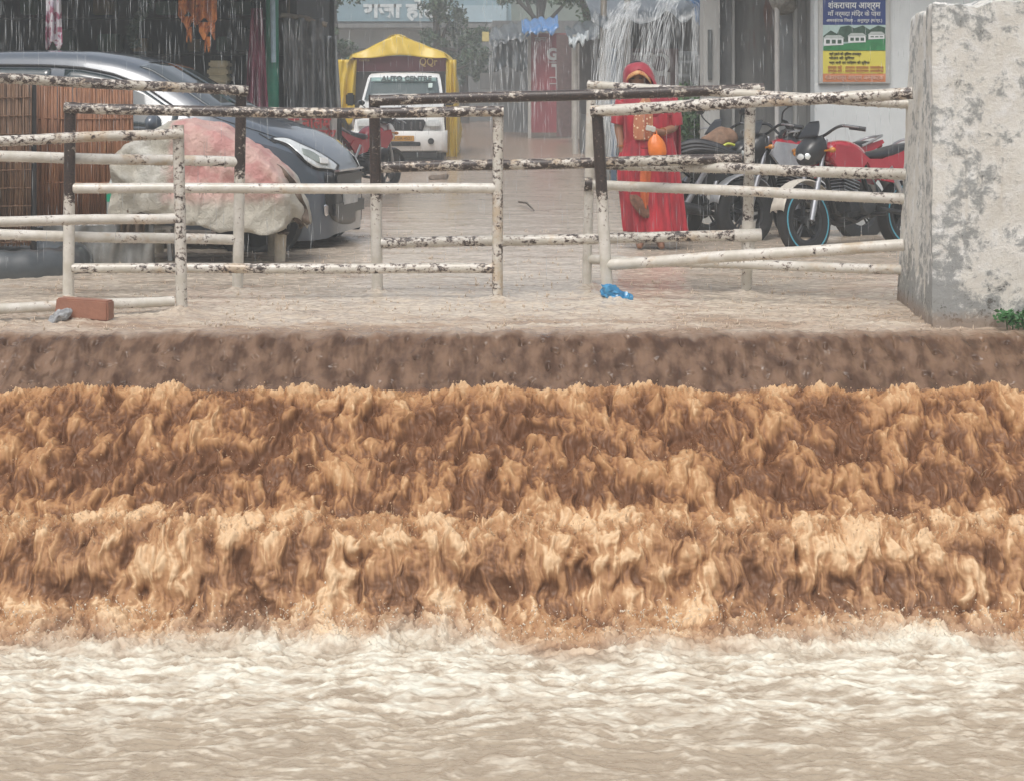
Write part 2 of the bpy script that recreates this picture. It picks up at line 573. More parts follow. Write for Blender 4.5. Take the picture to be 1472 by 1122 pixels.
def water_mat():
    m, nb = newmat("silty_water", 0.3)
    foam, sheet, pool, street = nb.attr("foam"), nb.attr("sheet"), nb.attr("pool"), nb.attr("street")
    fl = nb.node("ShaderNodeAttribute")
    fl.attribute_name = "flow"
    mp = nb.node("ShaderNodeMapping")
    mp.inputs["Scale"].default_value = (1, .16, 1)
    nb.l.new(fl.outputs["Vector"], mp.inputs[0])
    fine = nb.noise(mp.outputs[0], 95, 5, .7)
    mp2 = nb.node("ShaderNodeMapping")
    mp2.inputs["Scale"].default_value = (.35, 1, 1)
    nb.l.new(fl.outputs["Vector"], mp2.inputs[0])
    fine2 = nb.noise(mp2.outputs[0], 60, 6, .75)
    jit = nb.math('MULTIPLY', nb.math('SUBTRACT', nb.mix(pool, fine, fine2), .5), nb.math('ADD', .34, nb.math('MULTIPLY', pool, .7)))
    fm = nb.math('ADD', foam, jit, True)
    # brown falls
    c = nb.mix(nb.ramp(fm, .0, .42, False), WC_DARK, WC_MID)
    c = nb.mix(nb.ramp(fm, .22, .80, False), c, WC_TAN)
    c = nb.mix(nb.ramp(fm, .62, 1.0), c, WC_CREAM)
    # the smoother sheet over the kerb
    mp3 = nb.node("ShaderNodeMapping")
    mp3.inputs["Scale"].default_value = (1, .5, 1)
    nb.l.new(fl.outputs["Vector"], mp3.inputs[0])
    st2 = nb.noise(mp3.outputs[0], 12, 3, .5)
    cs = nb.mix(nb.ramp(st2, .32, .68), (.070, .036, .020), (.185, .112, .070))
    cs = nb.mix(nb.ramp(nb.math('ADD', fm, nb.math('MULTIPLY', fine, .3)), .2, .6), cs, (.22, .155, .112))
    c = nb.mix(sheet, c, cs)
    # the flooded street
    cst = nb.mix(nb.ramp(fine2, .3, .7), (.45, .38, .30), (.60, .525, .43))
    big = nb.noise(mp2.outputs[0], 3.2, 6, .7)
    cst = nb.mix(nb.ramp(big, .50, .70), cst, (.36, .265, .185))
    lip = nb.math('SUBTRACT', 1.0, nb.ramp(nb.xyz(nb.coord())[1], 9.6, 10.9))
    cst = nb.mix(nb.math('MULTIPLY', lip, nb.ramp(nb.math('ADD', big, nb.math('MULTIPLY', fine2, .3)), .50, .80)), cst, (.30, .215, .15))
    c = nb.mix(street, c, cst)
    # the pool with its pale froth
    cp = nb.mix(nb.ramp(fm, .05, .35), (.36, .296, .220), (.52, .455, .36))
    cp = nb.mix(nb.ramp(fm, .28, .80), cp, (.70, .68, .58))
    c = nb.mix(pool, c, cp)
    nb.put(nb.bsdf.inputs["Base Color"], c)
    r = nb.math('ADD', nb.math('MULTIPLY', fm, .36), .27)
    nb.put(nb.bsdf.inputs["Roughness"], nb.math('ADD', r, nb.math('ADD', nb.math('MULTIPLY', street, -.11), nb.math('MULTIPLY', sheet, -.13))))
    nb.put(nb.bsdf.inputs["Specular IOR Level"], nb.math('ADD', .26, nb.math('MULTIPLY', nb.math('ADD', street, sheet, True), .24)))
    nb.bsdf.inputs["IOR"].default_value = 1.33
    nb.bump(nb.math('MULTIPLY', nb.mix(pool, fine, fine2), nb.math('SUBTRACT', 1.0, nb.math('MULTIPLY', sheet, .85))), .16, .006)
    return m


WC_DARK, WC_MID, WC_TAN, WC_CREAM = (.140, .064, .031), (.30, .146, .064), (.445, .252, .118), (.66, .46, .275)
water, WAT = build_water()
WATER_MAT = water_mat()
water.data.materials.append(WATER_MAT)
# ------------------------------------------------------------------ peeling pipe railings
def paint_mat(name, black, band=None, dirt=.5):
    """White enamel chipped down to old black paint and rust; black: share of black; band=(z0,z1): black above that height."""
    m, nb = newmat(name, .45)
    v = nb.coord((1, 1, 1))
    vs = nb.coord((.6, 1, .8))
    big = nb.noise(v, 7, 4, .6)
    mid = nb.noise(vs, 50, 6, .75, .3)
    fine = nb.noise(v, 150, 3, .6)
    h = nb.math('ADD', nb.math('MULTIPLY', big, .45), nb.math('MULTIPLY', mid, .75))
    h = nb.math('ADD', h, nb.math('MULTIPLY', fine, .12))          # about 0.3 .. 1.0, mean .66
    if band:
        z = nb.xyz(nb.coord((1, 1, 1)))[2]
        zz = nb.math('ADD', z, nb.math('MULTIPLY', nb.math('SUBTRACT', big, .5), .35))
        up = nb.ramp(zz, band[0], band[1])
        h = nb.math('ADD', h, nb.math('MULTIPLY', up, band[2]))
    t = .96 - black * .55
    k = nb.ramp(h, t - .015, t + .015)
    white = nb.mix(nb.ramp(big, .3, .7), (.50, .465, .395), (.68, .65, .595))
    stain = nb.ramp(nb.noise(v, 3.1, 5, .7), .54, .66)
    white = nb.mix(nb.math('MULTIPLY', stain, dirt), white, (.42, .27, .12))
    dark = nb.mix(nb.ramp(fine, .35, .65), (.022, .019, .020), (.075, .050, .040))
    c = nb.mix(k, white, dark)
    # a rusty rim round each chip
    rim = nb.math('SUBTRACT', nb.ramp(h, t - .05, t - .015), k)
    c = nb.mix(nb.math('MULTIPLY', rim, .45), c, (.24, .13, .07))
    nb.put(nb.bsdf.inputs["Base Color"], c)
    nb.put(nb.bsdf.inputs["Roughness"], nb.math('ADD', nb.math('MULTIPLY', k, .12), .26))
    nb.bump(nb.math('MULTIPLY', k, -1.0), .5, .003)
    return m


PT_LIGHT = paint_mat("chipped_white_paint", .33)
PT_MID = paint_mat("flaking_white_paint", .46)
PT_HEAVY = paint_mat("badly_flaking_paint", .57)
PT_BLACK = paint_mat("worn_black_paint", .66)
PT_POST = paint_mat("post_paint_black_head", .30, (.62, .90, .24))
PT_POST2 = paint_mat("post_paint_black_upper", .30, (.50, .80, .26))
PT_SPOT = paint_mat("spotted_white_paint", .44)
DROP = mat("hanging_water_drops", (.5, .45, .4), .08, var=.1)


def pipe_pts(a, b, sag=0.0, n=14):
    a, b = Vector(a), Vector(b)
    out = []
    for i in range(n + 1):
        t = i / n
        p = a.lerp(b, t)
        p.z += -sag * 4 * t * (1 - t) + .0022 * math.sin(9 * t + a.x * 7) * (0 < i < n)
        out.append(p)
    return out


def railing(label, base, parts):
    t = thing("pipe_railing", base, label, "railing", "peeling pipe railings across the top of the steps")
    for (nm, p, q, r, m, sag) in parts:
        mb = MB()
        mb.tube(pipe_pts(p, q, sag), r, 20)
        o = mb.build(nm, m, t, angle=50)
        if nm == "rail":
            dr = MB()
            rr = random.Random(int(abs(p.x * 977 + p.z * 131)) + 5)
            L = (q - p).length
            for k in range(int(L * 26)):
                f = rr.random()
                c = p.lerp(q, f) + Vector((0, rr.uniform(-.006, .006), -r - .002))
                g = rr.uniform(.0025, .0045)
                dr.ball(c, g, 1, (1, 1, rr.uniform(1, 1.7)))
            d = dr.build("water_drops", DROP, o, angle=0)
            d["kind"] = "stuff"
    return t


# A: the long one at the back left
A1, A0 = (348, 11.5), (-90, 10.6)
railing("long pipe railing at back left with a black-headed end post before the pink cover",
        P(345, 418, 11.5), [
    ("post", P(347, 122, 11.5), P(341, 440, 11.5), .036, PT_POST, 0),
    ("rail", P(-90, 108, 10.9), P(356, 131, 11.46), .033, PT_HEAVY, 0),
    ("rail", P(-90, 223, 10.9), P(340, 233, 11.5), .035, PT_LIGHT, 0),
    ("rail", P(-90, 336, 10.9), P(336, 345, 11.5), .034, PT_LIGHT, 0)])
# B: the middle left one, two posts
railing("white two-post pipe railing whose flaking top rail spans from reed screen to pickup",
        P(100, 430, 11.05), [
    ("post", P(101, 147, 11.05), P(98, 452, 11.05), .036, PT_POST2, 0),
    ("post", P(716, 154, 11.08), P(715, 450, 11.08), .034, PT_SPOT, 0),
    ("rail", P(93, 155, 11.02), P(724, 160, 11.05), .034, PT_HEAVY, .02),
    ("rail", P(106, 271, 11.05), P(712, 271, 11.08), .033, PT_LIGHT, 0),
    ("rail", P(104, 386, 11.05), P(710, 386, 11.08), .032, PT_MID, 0)])
# C: the nearest on the left
railing("nearest pipe railing, far left, its lowest rail in the water by the brick",
        P(262, 450, 10.3), [
    ("post", P(256, 180, 10.3), P(262, 470, 10.3), .034, PT_SPOT, 0),
    ("rail", P(-80, 206, 9.9), P(263, 192, 10.28), .031, PT_MID, 0),
    ("rail", P(-80, 320, 9.9), P(254, 314, 10.3), .030, PT_LIGHT, 0),
    ("rail", P(-80, 447, 9.85), P(250, 433, 10.3), .030, PT_LIGHT, 0)])
# D: centre, black top rail
t = railing("centre pipe railing with a nearly black top rail and a pipe cross fitting",
        P(541, 420, 11.45), [
    ("post", P(538, 137, 11.45), P(543, 442, 11.45), .037, PT_POST2, 0),
    ("post", P(1079, 122, 11.45), P(1073, 440, 11.45), .036, PT_SPOT, 0),
    ("rail", P(533, 145, 11.42), P(1096, 129, 11.42), .036, PT_BLACK, 0),
    ("rail", P(548, 241, 11.45), P(1066, 229, 11.45), .036, PT_HEAVY, 0),
    ("rail", P(548, 350, 11.45), P(1093, 338, 11.42), .035, PT_MID, 0)])
mb = MB()
mb.tube([P(1055, 339, 11.42), P(1078, 338.5, 11.42), P(1094, 338, 11.42)], .043, 20)
mb.tube([P(1076.4, 318, 11.45), P(1075, 362, 11.45)], .045, 20)
mb.build("pipe_cross", PT_LIGHT, t)
mb = MB()
mb.tube([P(1066, 129.5, 11.42), P(1098, 128.5, 11.42)], .042, 20)
mb.build("end_sleeve", PT_HEAVY, t)
# E: right, leaning post, in front
railing("pipe railing with a leaning black and white post, above the blue bag",
        P(870, 425, 11.1), [
    ("post", P(858, 153, 11.1), P(875, 452, 11.1), .037, PT_POST2, 0),
    ("rail", P(850, 160, 11.08), P(1312, 134, 10.5), .037, PT_MID, 0),
    ("rail", P(872, 381, 11.1), P(1300, 352, 10.5), .036, PT_LIGHT, 0)])
# F: right, behind
t = railing("rearmost pipe railing with a plain thin post and four rails before the motorcycles",
        P(845, 415, 11.8), [
    ("post", P(850, 128, 11.8), P(843, 432, 11.8), .032, PT_LIGHT, 0),
    ("rail", P(846, 122, 11.8), P(1312, 150, 10.9), .030, PT_MID, 0),
    ("rail", P(862, 236, 11.8), P(1305, 251, 10.9), .036, PT_MID, 0),
    ("rail", P(842, 265, 11.8), P(1305, 286, 10.9), .034, PT_LIGHT, 0),
    ("rail", P(845, 373, 11.8), P(1300, 388, 10.9), .032, PT_LIGHT, 0)])
mb = MB()
mb.tube([P(840, 265, 11.78), P(851, 265.4, 11.78)], .048, 18)
mb.build("pipe_flange", PT_HEAVY, t)


# ------------------------------------------------------------------ the stained masonry pier on the right
def plaster_mat():
    m, nb = newmat("stained_whitewash", .85)
    v = nb.coord((1, 1, 1))
    z = nb.xyz(v)[2]
    x = nb.xyz(v)[0]
    a = nb.noise(v, 3.1, 8, .74, .4)
    b = nb.noise(v, 13, 8, .78, .3)
    f = nb.noise(v, 60, 5, .7)
    st = nb.noise(nb.coord((5, 5, .5)), 4, 5, .65)
    base = nb.mix(nb.ramp(a, .35, .68), (.64, .61, .54), (.78, .77, .73))
    base = nb.mix(nb.ramp(nb.noise(v, 5.3, 4, .6), .5, .75), base, (.80, .80, .78))
    front = nb.math('SUBTRACT', 1.0, nb.ramp(nb.xyz(v)[1], 9.69, 9.75))
    base = nb.mix(nb.math('MULTIPLY', nb.ramp(st, .52, .75), .35), base, (.46, .40, .31))
    # grey-green mould: broad smears, thickest by the arris and at the foot
    edge = nb.math('SUBTRACT', 1.0, nb.ramp(x, 2.36, 2.62))
    foot = nb.math('SUBTRACT', 1.0, nb.ramp(z, -.05, .42))
    g = nb.math('ADD', nb.math('MULTIPLY', a, .55), nb.math('MULTIPLY', b, .55))
    g = nb.math('ADD', g, nb.math('MULTIPLY', nb.math('MULTIPLY', edge, nb.math('SUBTRACT', 1.0, nb.ramp(nb.xyz(v)[1], 9.69, 9.75))), .15))
    g = nb.math('ADD', g, nb.math('MULTIPLY', foot, .13))
    g = nb.math('SUBTRACT', g, nb.math('MULTIPLY', nb.math('SUBTRACT', 1.0, front), .07))
    c = nb.mix(nb.math('MULTIPLY', nb.ramp(g, .685, .78), .8), base, (.20, .21, .205))
    hole = nb.math('ADD', nb.math('MULTIPLY', b, .8), nb.math('MULTIPLY', f, .25))
    hole = nb.math('ADD', hole, nb.math('MULTIPLY', foot, .085))
    hole = nb.math('ADD', hole, nb.math('MULTIPLY', edge, .02))
    hk = nb.ramp(hole, .66, .69)
    c = nb.mix(nb.math('MULTIPLY', hk, .85), c, (.105, .095, .08))
    mud = nb.math('SUBTRACT', 1.0, nb.ramp(nb.math('ADD', z, nb.math('MULTIPLY', f, -.08)), -.02, .07))
    c = nb.mix(nb.math('MULTIPLY', mud, .6), c, (.30, .20, .13))
    nb.put(nb.bsdf.inputs["Base Color"], c)
    nb.bump(nb.math('ADD', nb.math('MULTIPLY', hk, -1.2), nb.math('ADD', nb.math('MULTIPLY', f, .35), nb.math('MULTIPLY', b, 1.3))), .55, .02)
    return m


PLASTER = plaster_mat()


def lump_wall(corners, z0, z1, step=.03, amp=.006, seed=1, top_amp=.03, taper=None):
    """A plastered block over the plan polygon, its faces finely divided and uneven, its top edge ragged."""
    from mathutils import noise
    n = len(corners)
    ring = []
    for i in range(n):
        a, b = Vector((*corners[i], 0)), Vector((*corners[(i + 1) % n], 0))
        k = max(1, int((b - a).length / step))
        ring += [a.lerp(b, j / k) for j in range(k)]
    nz_ = int((z1 - z0) / step)
    cx = sum((p for p in ring), Vector()) / len(ring)
    rows = []
    for r in range(nz_ + 1):
        row = []
        f = r / nz_
        for p in ring:
            q = Vector((p.x, p.y, z0 + (z1 - z0) * f))
            if taper:
                q.x += taper(q)
            q += noise.noise_vector(q * 5 + Vector((seed, 0, 0))) * amp + noise.noise_vector(q * 17) * amp * .7
            if r == nz_:
                q.z += noise.noise(q * 6) * top_amp + noise.noise(q * 25) * top_amp * .5
            row.append(q)
        rows.append(row)
    for sh, dz in ((.9, .012), (.5, .02)):
        rows.append([Vector((cx.x + (q.x - cx.x) * sh, cx.y + (q.y - cx.y) * sh, q.z + dz)) for q in rows[nz_]])
    mb = MB()
    mb.grid(rows, closed=True, cap=True)
    return mb


pier = thing("masonry_pier", (2.9, 10.2, 0), "stained whitewashed masonry pier at the right where the railings end, mould down its corner", "wall")
mb = lump_wall([(2.335, 9.66), (2.848, 9.62), (2.86, 9.75), (2.90, 10.96), (2.43, 10.97)], -.12, 1.79, taper=lambda q: (.085 * max(0, q.z) / 1.79) * (1 if q.y > 9.9 and q.x < 2.7 else 0))
mb.build("pier_body", PLASTER, pier, angle=60)
wl = thing("compound_wall", (3.4, 9.9, 0), "whitewashed compound wall beyond the dark vertical crack at the far right edge", "wall")
mb = lump_wall([(2.868, 9.63), (5.6, 9.60), (5.6, 9.95), (2.88, 9.95)], -.12, 1.80, step=.05, seed=9)
mb.build("wall_body", PLASTER, wl, angle=60)

# ------------------------------------------------------------------ small things lying in the water at the railings
BRICK = mat("wet_red_brick", (.36, .165, .105), .5, var=.18, scale=9, bump=.4, c2=(.25, .115, .075))
mb = MB()
mb.box((0, 0, 0), (.31, .10, .115), None, .008).jitter(.006, 9)
bmesh.ops.subdivide_edges(mb.bm, edges=mb.bm.edges[:], cuts=2, use_grid_fill=True)
mb.jitter(.004, 22, 3)
for v in mb.bm.verts:
    v.co = Matrix.Rotation(R(2), 3, 'Y') @ Matrix.Rotation(R(-8), 3, 'Z') @ v.co + P(122, 444, 9.95)
tag(mb.build("brick", BRICK, angle=50), "reddish brown broken brick leaning on the lowest rail of the nearest railing", "brick")
GREYRAG = mat("grey_rag_cloth", (.42, .43, .44), .6, var=.3, scale=25, bump=.4)
mb = MB()
mb.ball((0, 0, 0), .055, 4, (1.35, .8, .45)).jitter(.022, 16, 4).jitter(.012, 40, 1)
for v in mb.bm.verts:
    v.co = Matrix.Rotation(R(-22), 3, 'Y') @ v.co + P(86, 455, 9.85)
tag(mb.build("litter", GREYRAG, angle=30), "crumpled grey scrap of litter in the water just left of the brick", "litter")
BLUEBAG = mat("blue_plastic_film", (.05, .30, .52), .18, var=.25, scale=14, bump=.5, bscale=30, c2=(.02, .14, .30), coat=.6)
mb = MB()
mb.ball((0, 0, 0), .10, 4, (1.12, .7, .62)).jitter(.045, 11, 8).jitter(.02, 28, 2)
for v in mb.bm.verts:
    v.co = Matrix.Rotation(R(15), 3, 'Y') @ v.co + P(884, 425, 10.93)
tag(mb.build("plastic_bag", BLUEBAG, angle=25), "crumpled blue plastic bag caught at the foot of the leaning post", "plastic bag")
TWIG = mat("wet_dark_twig", (.10, .075, .055), .6)
mb = MB()
mb.tube([P(746, 293, 21) + Vector((0, 0, .02)), P(757, 297, 20.4) + Vector((0, 0, .04)), P(768, 303, 19.8) + Vector((0, 0, .0))], [.012, .012, .005], 8)
tag(mb.build("twig", TWIG), "dark twig floating on the flooded street between the railings", "twig")
CLOD = mat("wet_earth_clod", (.16, .115, .08), .7, bump=.5)
mb = MB()
mb.ball((0, 0, 0), .14, 3, (1.15, .8, .5)).jitter(.05, 8, 2)
for v in mb.bm.verts:
    v.co += P(630, 256, 28)
tag(mb.build("stone", CLOD), "brown stone breaking the water in front of the pickup", "stone")
# ------------------------------------------------------------------ shared materials and helpers for the street
BLACKP = mat("black_plastic", (.018, .019, .021), .38, var=.2, coat=.3)
RUBBER = mat("tyre_rubber", (.022, .022, .023), .7, var=.2, bump=.3)
CHROME = mat("bright_chrome", (.75, .76, .78), .15, 1.0, var=.05)
STEEL = mat("grey_alloy", (.45, .46, .48), .35, .8, var=.15)
GUNMETAL = mat("dark_engine_metal", (.06, .062, .066), .45, .5, var=.3, scale=20)
DGLASS = mat("dark_wet_glass", (.035, .05, .055), .06, var=.1, spec=.8, coat=.5)
CLEAR = mat("headlamp_lens", (.80, .84, .83), .08, .2, var=.12, scale=20, coat=1.0)
SEATV = mat("black_seat_vinyl", (.025, .027, .032), .42, var=.2, bump=.15)
WHITEP = mat("white_vehicle_paint", (.72, .72, .70), .28, var=.06, coat=.5)
SKIN = mat("brown_skin", (.30, .155, .095), .5, var=.12, scale=9)


def lettering(txt, name, m, parent, loc, size, width=None, rot=(90, 0, 0), depth=.004, bold=0.0):
    """Raised letters; loc is the middle of the line, in world coordinates."""
    cu = bpy.data.curves.new(name, 'FONT')
    cu.body = txt
    cu.size = size
    cu.align_x = 'CENTER'
    cu.align_y = 'CENTER'
    cu.extrude = depth
    cu.offset = bold
    cu.resolution_u = 3
    t = bpy.data.objects.new(name + "_curve", cu)
    COL.objects.link(t)
    bpy.context.view_layer.update()
    me = bpy.data.meshes.new_from_object(t.evaluated_get(bpy.context.evaluated_depsgraph_get()))
    bpy.data.objects.remove(t)
    bpy.data.curves.remove(cu)
    if len(me.vertices) and width:
        xs = [v.co.x for v in me.vertices]
        k = width / max(1e-6, max(xs) - min(xs))
        mx = (max(xs) + min(xs)) / 2
        for v in me.vertices:
            v.co.x = (v.co.x - mx) * k
    mw = Matrix.Translation(Vector(loc)) @ Euler([R(a) for a in rot]).to_matrix().to_4x4()
    me.transform(basis(parent).inverted() @ mw)
    me.name = name
    me.materials.clear()
    me.materials.append(m)
    o = bpy.data.objects.new(name, me)
    COL.objects.link(o)
    o.parent = parent
    return o


def wheel(root, name, c, r, wdt, rim_m, spokes=5, stripe=None, axis='Y', tube=.3, disc=None, tyre_m=None):
    """A tyre with its rim (and stripe) as sub-parts; c in the root's own axes."""
    c = Vector(c)
    mb = MB()
    w, h = wdt / 2, r * tube
    mb.lathe([(r - h, -w * .7), (r - h * .55, -w), (r - h * .15, -w * .92), (r, -w * .45), (r, w * .45), (r - h * .15, w * .92), (r - h * .55, w), (r - h, w * .7), (r - h * 1.12, 0), (r - h, -w * .7)], c, axis, 40, False)
    ty = mb.build(name, tyre_m or RUBBER, root, world=False, angle=50)
    q = MB()
    ri = r - h
    q.lathe([(ri * .99, -w * .62), (ri * .86, -w * .5), (ri * .84, w * .5), (ri * .99, w * .62)], c, axis, 32, False)
    q.lathe([(ri * .2, -w * .7), (ri * .22, 0), (ri * .2, w * .7)], c, axis, 16)
    for k in range(spokes):
        a = 2 * math.pi * k / spokes + .3
        for s in (-1, 1):
            u1 = Vector((math.cos(a + .12 * s), 0, math.sin(a + .12 * s))) if axis == 'Y' else Vector((0, math.cos(a), math.sin(a)))
            q.tube([c + u1 * ri * .18, c + u1 * ri * .9], ri * .055, 6)
    if disc:
        q.lathe([(ri * .55, -w * .95), (ri * .55, -w * .9)], c, axis, 28)
    q.build("rim", rim_m, ty, world=False, angle=40)
    if stripe:
        s_ = MB()
        for sg in (-1, 1):
            s_.lathe([(r - h * .40, sg * w * 1.0), (r - h * .40, sg * w * 1.03), (r - h * .52, sg * w * 1.045), (r - h * .52, sg * w * 1.0)], c, axis, 40, False)
        s_.build("rim_stripe", stripe, ty, world=False)
    return ty


def smooth_path(pts, n=6):
    """Catmull-Rom through pts."""
    pts = [Vector(p) for p in pts]
    out = []
    for i in range(len(pts) - 1):
        p0, p1, p2, p3 = pts[max(0, i - 1)], pts[i], pts[i + 1], pts[min(len(pts) - 1, i + 2)]
        for k in range(n):
            t = k / n
            out.append(.5 * ((2 * p1) + (p2 - p0) * t + (2 * p0 - 5 * p1 + 4 * p2 - p3) * t * t + (3 * p1 - p0 - 3 * p2 + p3) * t ** 3))
    out.append(pts[-1])
    return out


def cloth_panel(name, m, parent, u0, u1, v0, v1, d, folds=5, amp=.03, sway=0.0, narrow=1.0, ragged=0.0, seed=0, nx=36, nz=24, thick=.006):
    """A hanging cloth between photo pixels, with vertical folds deepening downwards."""
    rows = []
    for j in range(nz + 1):
        f = j / nz
        row = []
        for i in range(nx + 1):
            g = i / nx
            c = (u0 + u1) / 2
            half = (u1 - u0) / 2 * (1 + (narrow - 1) * (1 - f))
            u = c + (g * 2 - 1) * half + sway * f
            v = v0 + (v1 - v0) * f + (ragged * math.sin(g * 9 + seed) * f)
            y = amp * math.sin(g * folds * 2 * math.pi + .8 * math.sin(f * 3 + seed)) * (.35 + .65 * f) + amp * .5 * math.sin(g * 17 + f * 5 + seed)
            row.append(P(u, v, d + y))
        rows.append(row)
    mb = MB()
    mb.grid(rows)
    return mb.build(name, m, parent, angle=0, thick=thick)
# ------------------------------------------------------------------ left: the open shop, reed screens, tyre, covered cart, car
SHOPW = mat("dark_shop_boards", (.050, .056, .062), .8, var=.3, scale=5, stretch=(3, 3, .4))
TIN = mat("old_tin_roofing", (.20, .21, .21), .55, .4, var=.3, scale=4)
TEAL = mat("green_post_paint", (.03, .26, .17), .4, var=.2, scale=6)
WOODP = mat("weathered_pole", (.30, .26, .21), .8, var=.3, scale=10, stretch=(1, 1, .2))

shop = thing("roadside_shop", P(200, 300, 21), "dark open-fronted roadside shop behind the grey car, hung with cloths", "shop")
xl, xr = -8.2, P(408, 0, 20.5).x
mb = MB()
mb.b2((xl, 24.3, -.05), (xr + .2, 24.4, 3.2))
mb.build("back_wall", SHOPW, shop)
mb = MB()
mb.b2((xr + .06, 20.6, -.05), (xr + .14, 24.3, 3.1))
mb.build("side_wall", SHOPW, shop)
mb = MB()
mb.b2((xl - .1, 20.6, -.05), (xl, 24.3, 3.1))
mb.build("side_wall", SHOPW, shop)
mb = MB()
rows = []
for j in range(2):
    rows.append([Vector((xl - .4 + i * .05, 19.0 + j * 5.8, 2.72 + j * .55 + .02 * math.sin(i * 2.1))) for i in range(int((xr - xl + 1.0) / .05))])
mb.grid(rows)
mb.build("roof", TIN, shop, thick=.012, angle=0)
mb = MB()
mb.b2((xl + .2, 21.2, -.05), (xr - .5, 21.9, .95), .02)
mb.build("counter", mat("counter_boards", (.075, .065, .055), .7, var=.3, scale=6), shop)
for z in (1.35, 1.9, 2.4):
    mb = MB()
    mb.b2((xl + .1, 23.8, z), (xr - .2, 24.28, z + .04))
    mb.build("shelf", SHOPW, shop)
mb = MB()
mb.tube([P(393, 330, 20.3), P(391, -40, 20.3)], .075, 14)
gp = mb.build("corner_post", TEAL, shop)
mb = MB()
mb.tube([P(391, 90, 20.2) + Vector((.02, -.02, 0)), P(389.5, -30, 20.2) + Vector((.02, -.02, 0))], .03, 8)  # highlight on the green post, added as a pale blue strip
mb.build("highlight_strip", mat("pale_blue_highlight", (.45, .62, .72), .35), gp)
mb = MB()
mb.tube([P(421, 240, 20.9), P(420, 60, 20.9), P(418, -40, 20.9)], .055, 12)
mb.build("awning_pole", WOODP, shop)

# goods on the shelves, just readable in the dark
GOODS = [mat("shelf_goods_" + n, c, .5, var=.2) for n, c in (("ochre", (.22, .15, .06)), ("grey", (.20, .22, .24)), ("green", (.06, .14, .10)), ("rust", (.20, .07, .04)))]
rr = random.Random(3)
gi = 0
for z in (1.39, 1.94, 2.44):
    x = xl + .4
    while x < xr - .7:
        w_, h_ = rr.uniform(.16, .34), rr.uniform(.16, .36)
        if rr.random() < .62:
            mb = MB()
            mb.box((0, 0, h_ / 2), (w_, .26, h_), None, .02).jitter(.012, 5, gi)
            for v in mb.bm.verts:
                v.co += Vector((x + w_ / 2, 23.98, z + .006))
            tag(mb.build("packed_goods", GOODS[rr.randrange(4)]), "packed bundle of goods on a shelf in the dark shop", "goods", "bundles on the shop shelves")
            gi += 1
        x += w_ + rr.uniform(.05, .3)

# hung cloths
def print_mat(name, a, b, c, scale):
    m, nb = newmat(name, .75)
    v = nb.coord((1, 1, 1))
    k = nb.mix(nb.ramp(nb.noise(v, scale, 3, .5, 1.2), .48, .54), a, b)
    k = nb.mix(nb.ramp(nb.noise(v, scale * .8, 2, .5, 2.0), .58, .64), k, c)
    nb.put(nb.bsdf.inputs["Base Color"], k)
    return m


FLORAL = print_mat("floral_print_cloth", (.52, .50, .52), (.28, .09, .14), (.40, .36, .42), 8)
tag(cloth_panel("hanging_cloth", FLORAL, None, 64, 88, -40, 66, 18.9, 2, .04, 2, .8, 6, 1), "white cloth with a dark red flower print hanging above the car roof", "cloth")
MAROON = mat("maroon_cloth", (.20, .035, .07), .8, var=.25, scale=5)
tag(cloth_panel("hanging_cloth", MAROON, None, 352, 386, 12, 162, 20.0, 3, .04, 0, .45, 3, 2), "long maroon cloth hanging beside the green shop post", "cloth")
ORNG = print_mat("orange_garment_cloth", (.50, .17, .035), (.40, .12, .03), (.16, .07, .03), 14)
for k, (a, b, c, e, lab) in enumerate(((256, 284, -30, 38, "orange hanging garment on the left, the shorter and paler of the pair"), (281, 312, -30, 52, "orange hanging garment on the right with a long loose end"))):
    t = thing("hanging_garment", P((a + b) / 2, e, 19.6), lab, "garment", "orange garments hung in the shop")
    cloth_panel("body", ORNG, t, a, b, c, e * .6, 19.6 - .1 * k, 2, .05, 0, .9, 5, k)
    cloth_panel("hem", ORNG, t, a + 5, b - 3, e * .6 + 1, e, 19.6 - .1 * k, 2, .04, 0, 1, 6, k + 4)
    cloth_panel("loose_end", ORNG, t, (a + b) / 2 - 2, (a + b) / 2 + 6, e + 1, e + 18, 19.6 - .1 * k, 1, .02, 0, 1, 6, k + 7, nx=10)
LEAFD = mat("dark_garland_leaf", (.045, .075, .05), .6, var=.3)
mb = MB()
rr = random.Random(4)
for k in range(420):
    f = rr.random()
    c = P(200 + 10 * math.sin(f * 6) + rr.uniform(-7, 7), -20 + 88 * f, 19.8 + rr.uniform(-.08, .08))
    a = Vector((rr.uniform(-1, 1), rr.uniform(-1, 1), rr.uniform(-1, 1))).normalized() * .045
    b = a.orthogonal().normalized() * .016
    mb.face([c - a, c + b, c + a, c - b])
tag(mb.build("garland", LEAFD, smooth=False), "dark green leafy garland hanging in the shop above the car roof", "garland")
CREAM = mat("folded_cream_sheet", (.52, .46, .30), .8, var=.15, scale=10)
mb = MB()
mb.b2(P(292, 152, 20.6) + Vector((0, 0, -.9)), P(340, 152, 20.6) + Vector((0, .55, 0)), .02)
tag(mb.build("display_stand", mat("dark_stand_wood", (.06, .05, .045), .7), None), "dark wooden stand carrying the stack of folded cream sheets", "stand")
z = P(0, 151.6, 20.6).z
place = ["bottom sheet of the folded cream stack on the shop stand", "second folded cream sheet from the bottom of the stack", "third folded cream sheet from the bottom of the stack",
         "fourth folded cream sheet from the bottom of the stack", "second folded cream sheet from the top of the stack", "topmost folded cream sheet of the stack in the shop"]
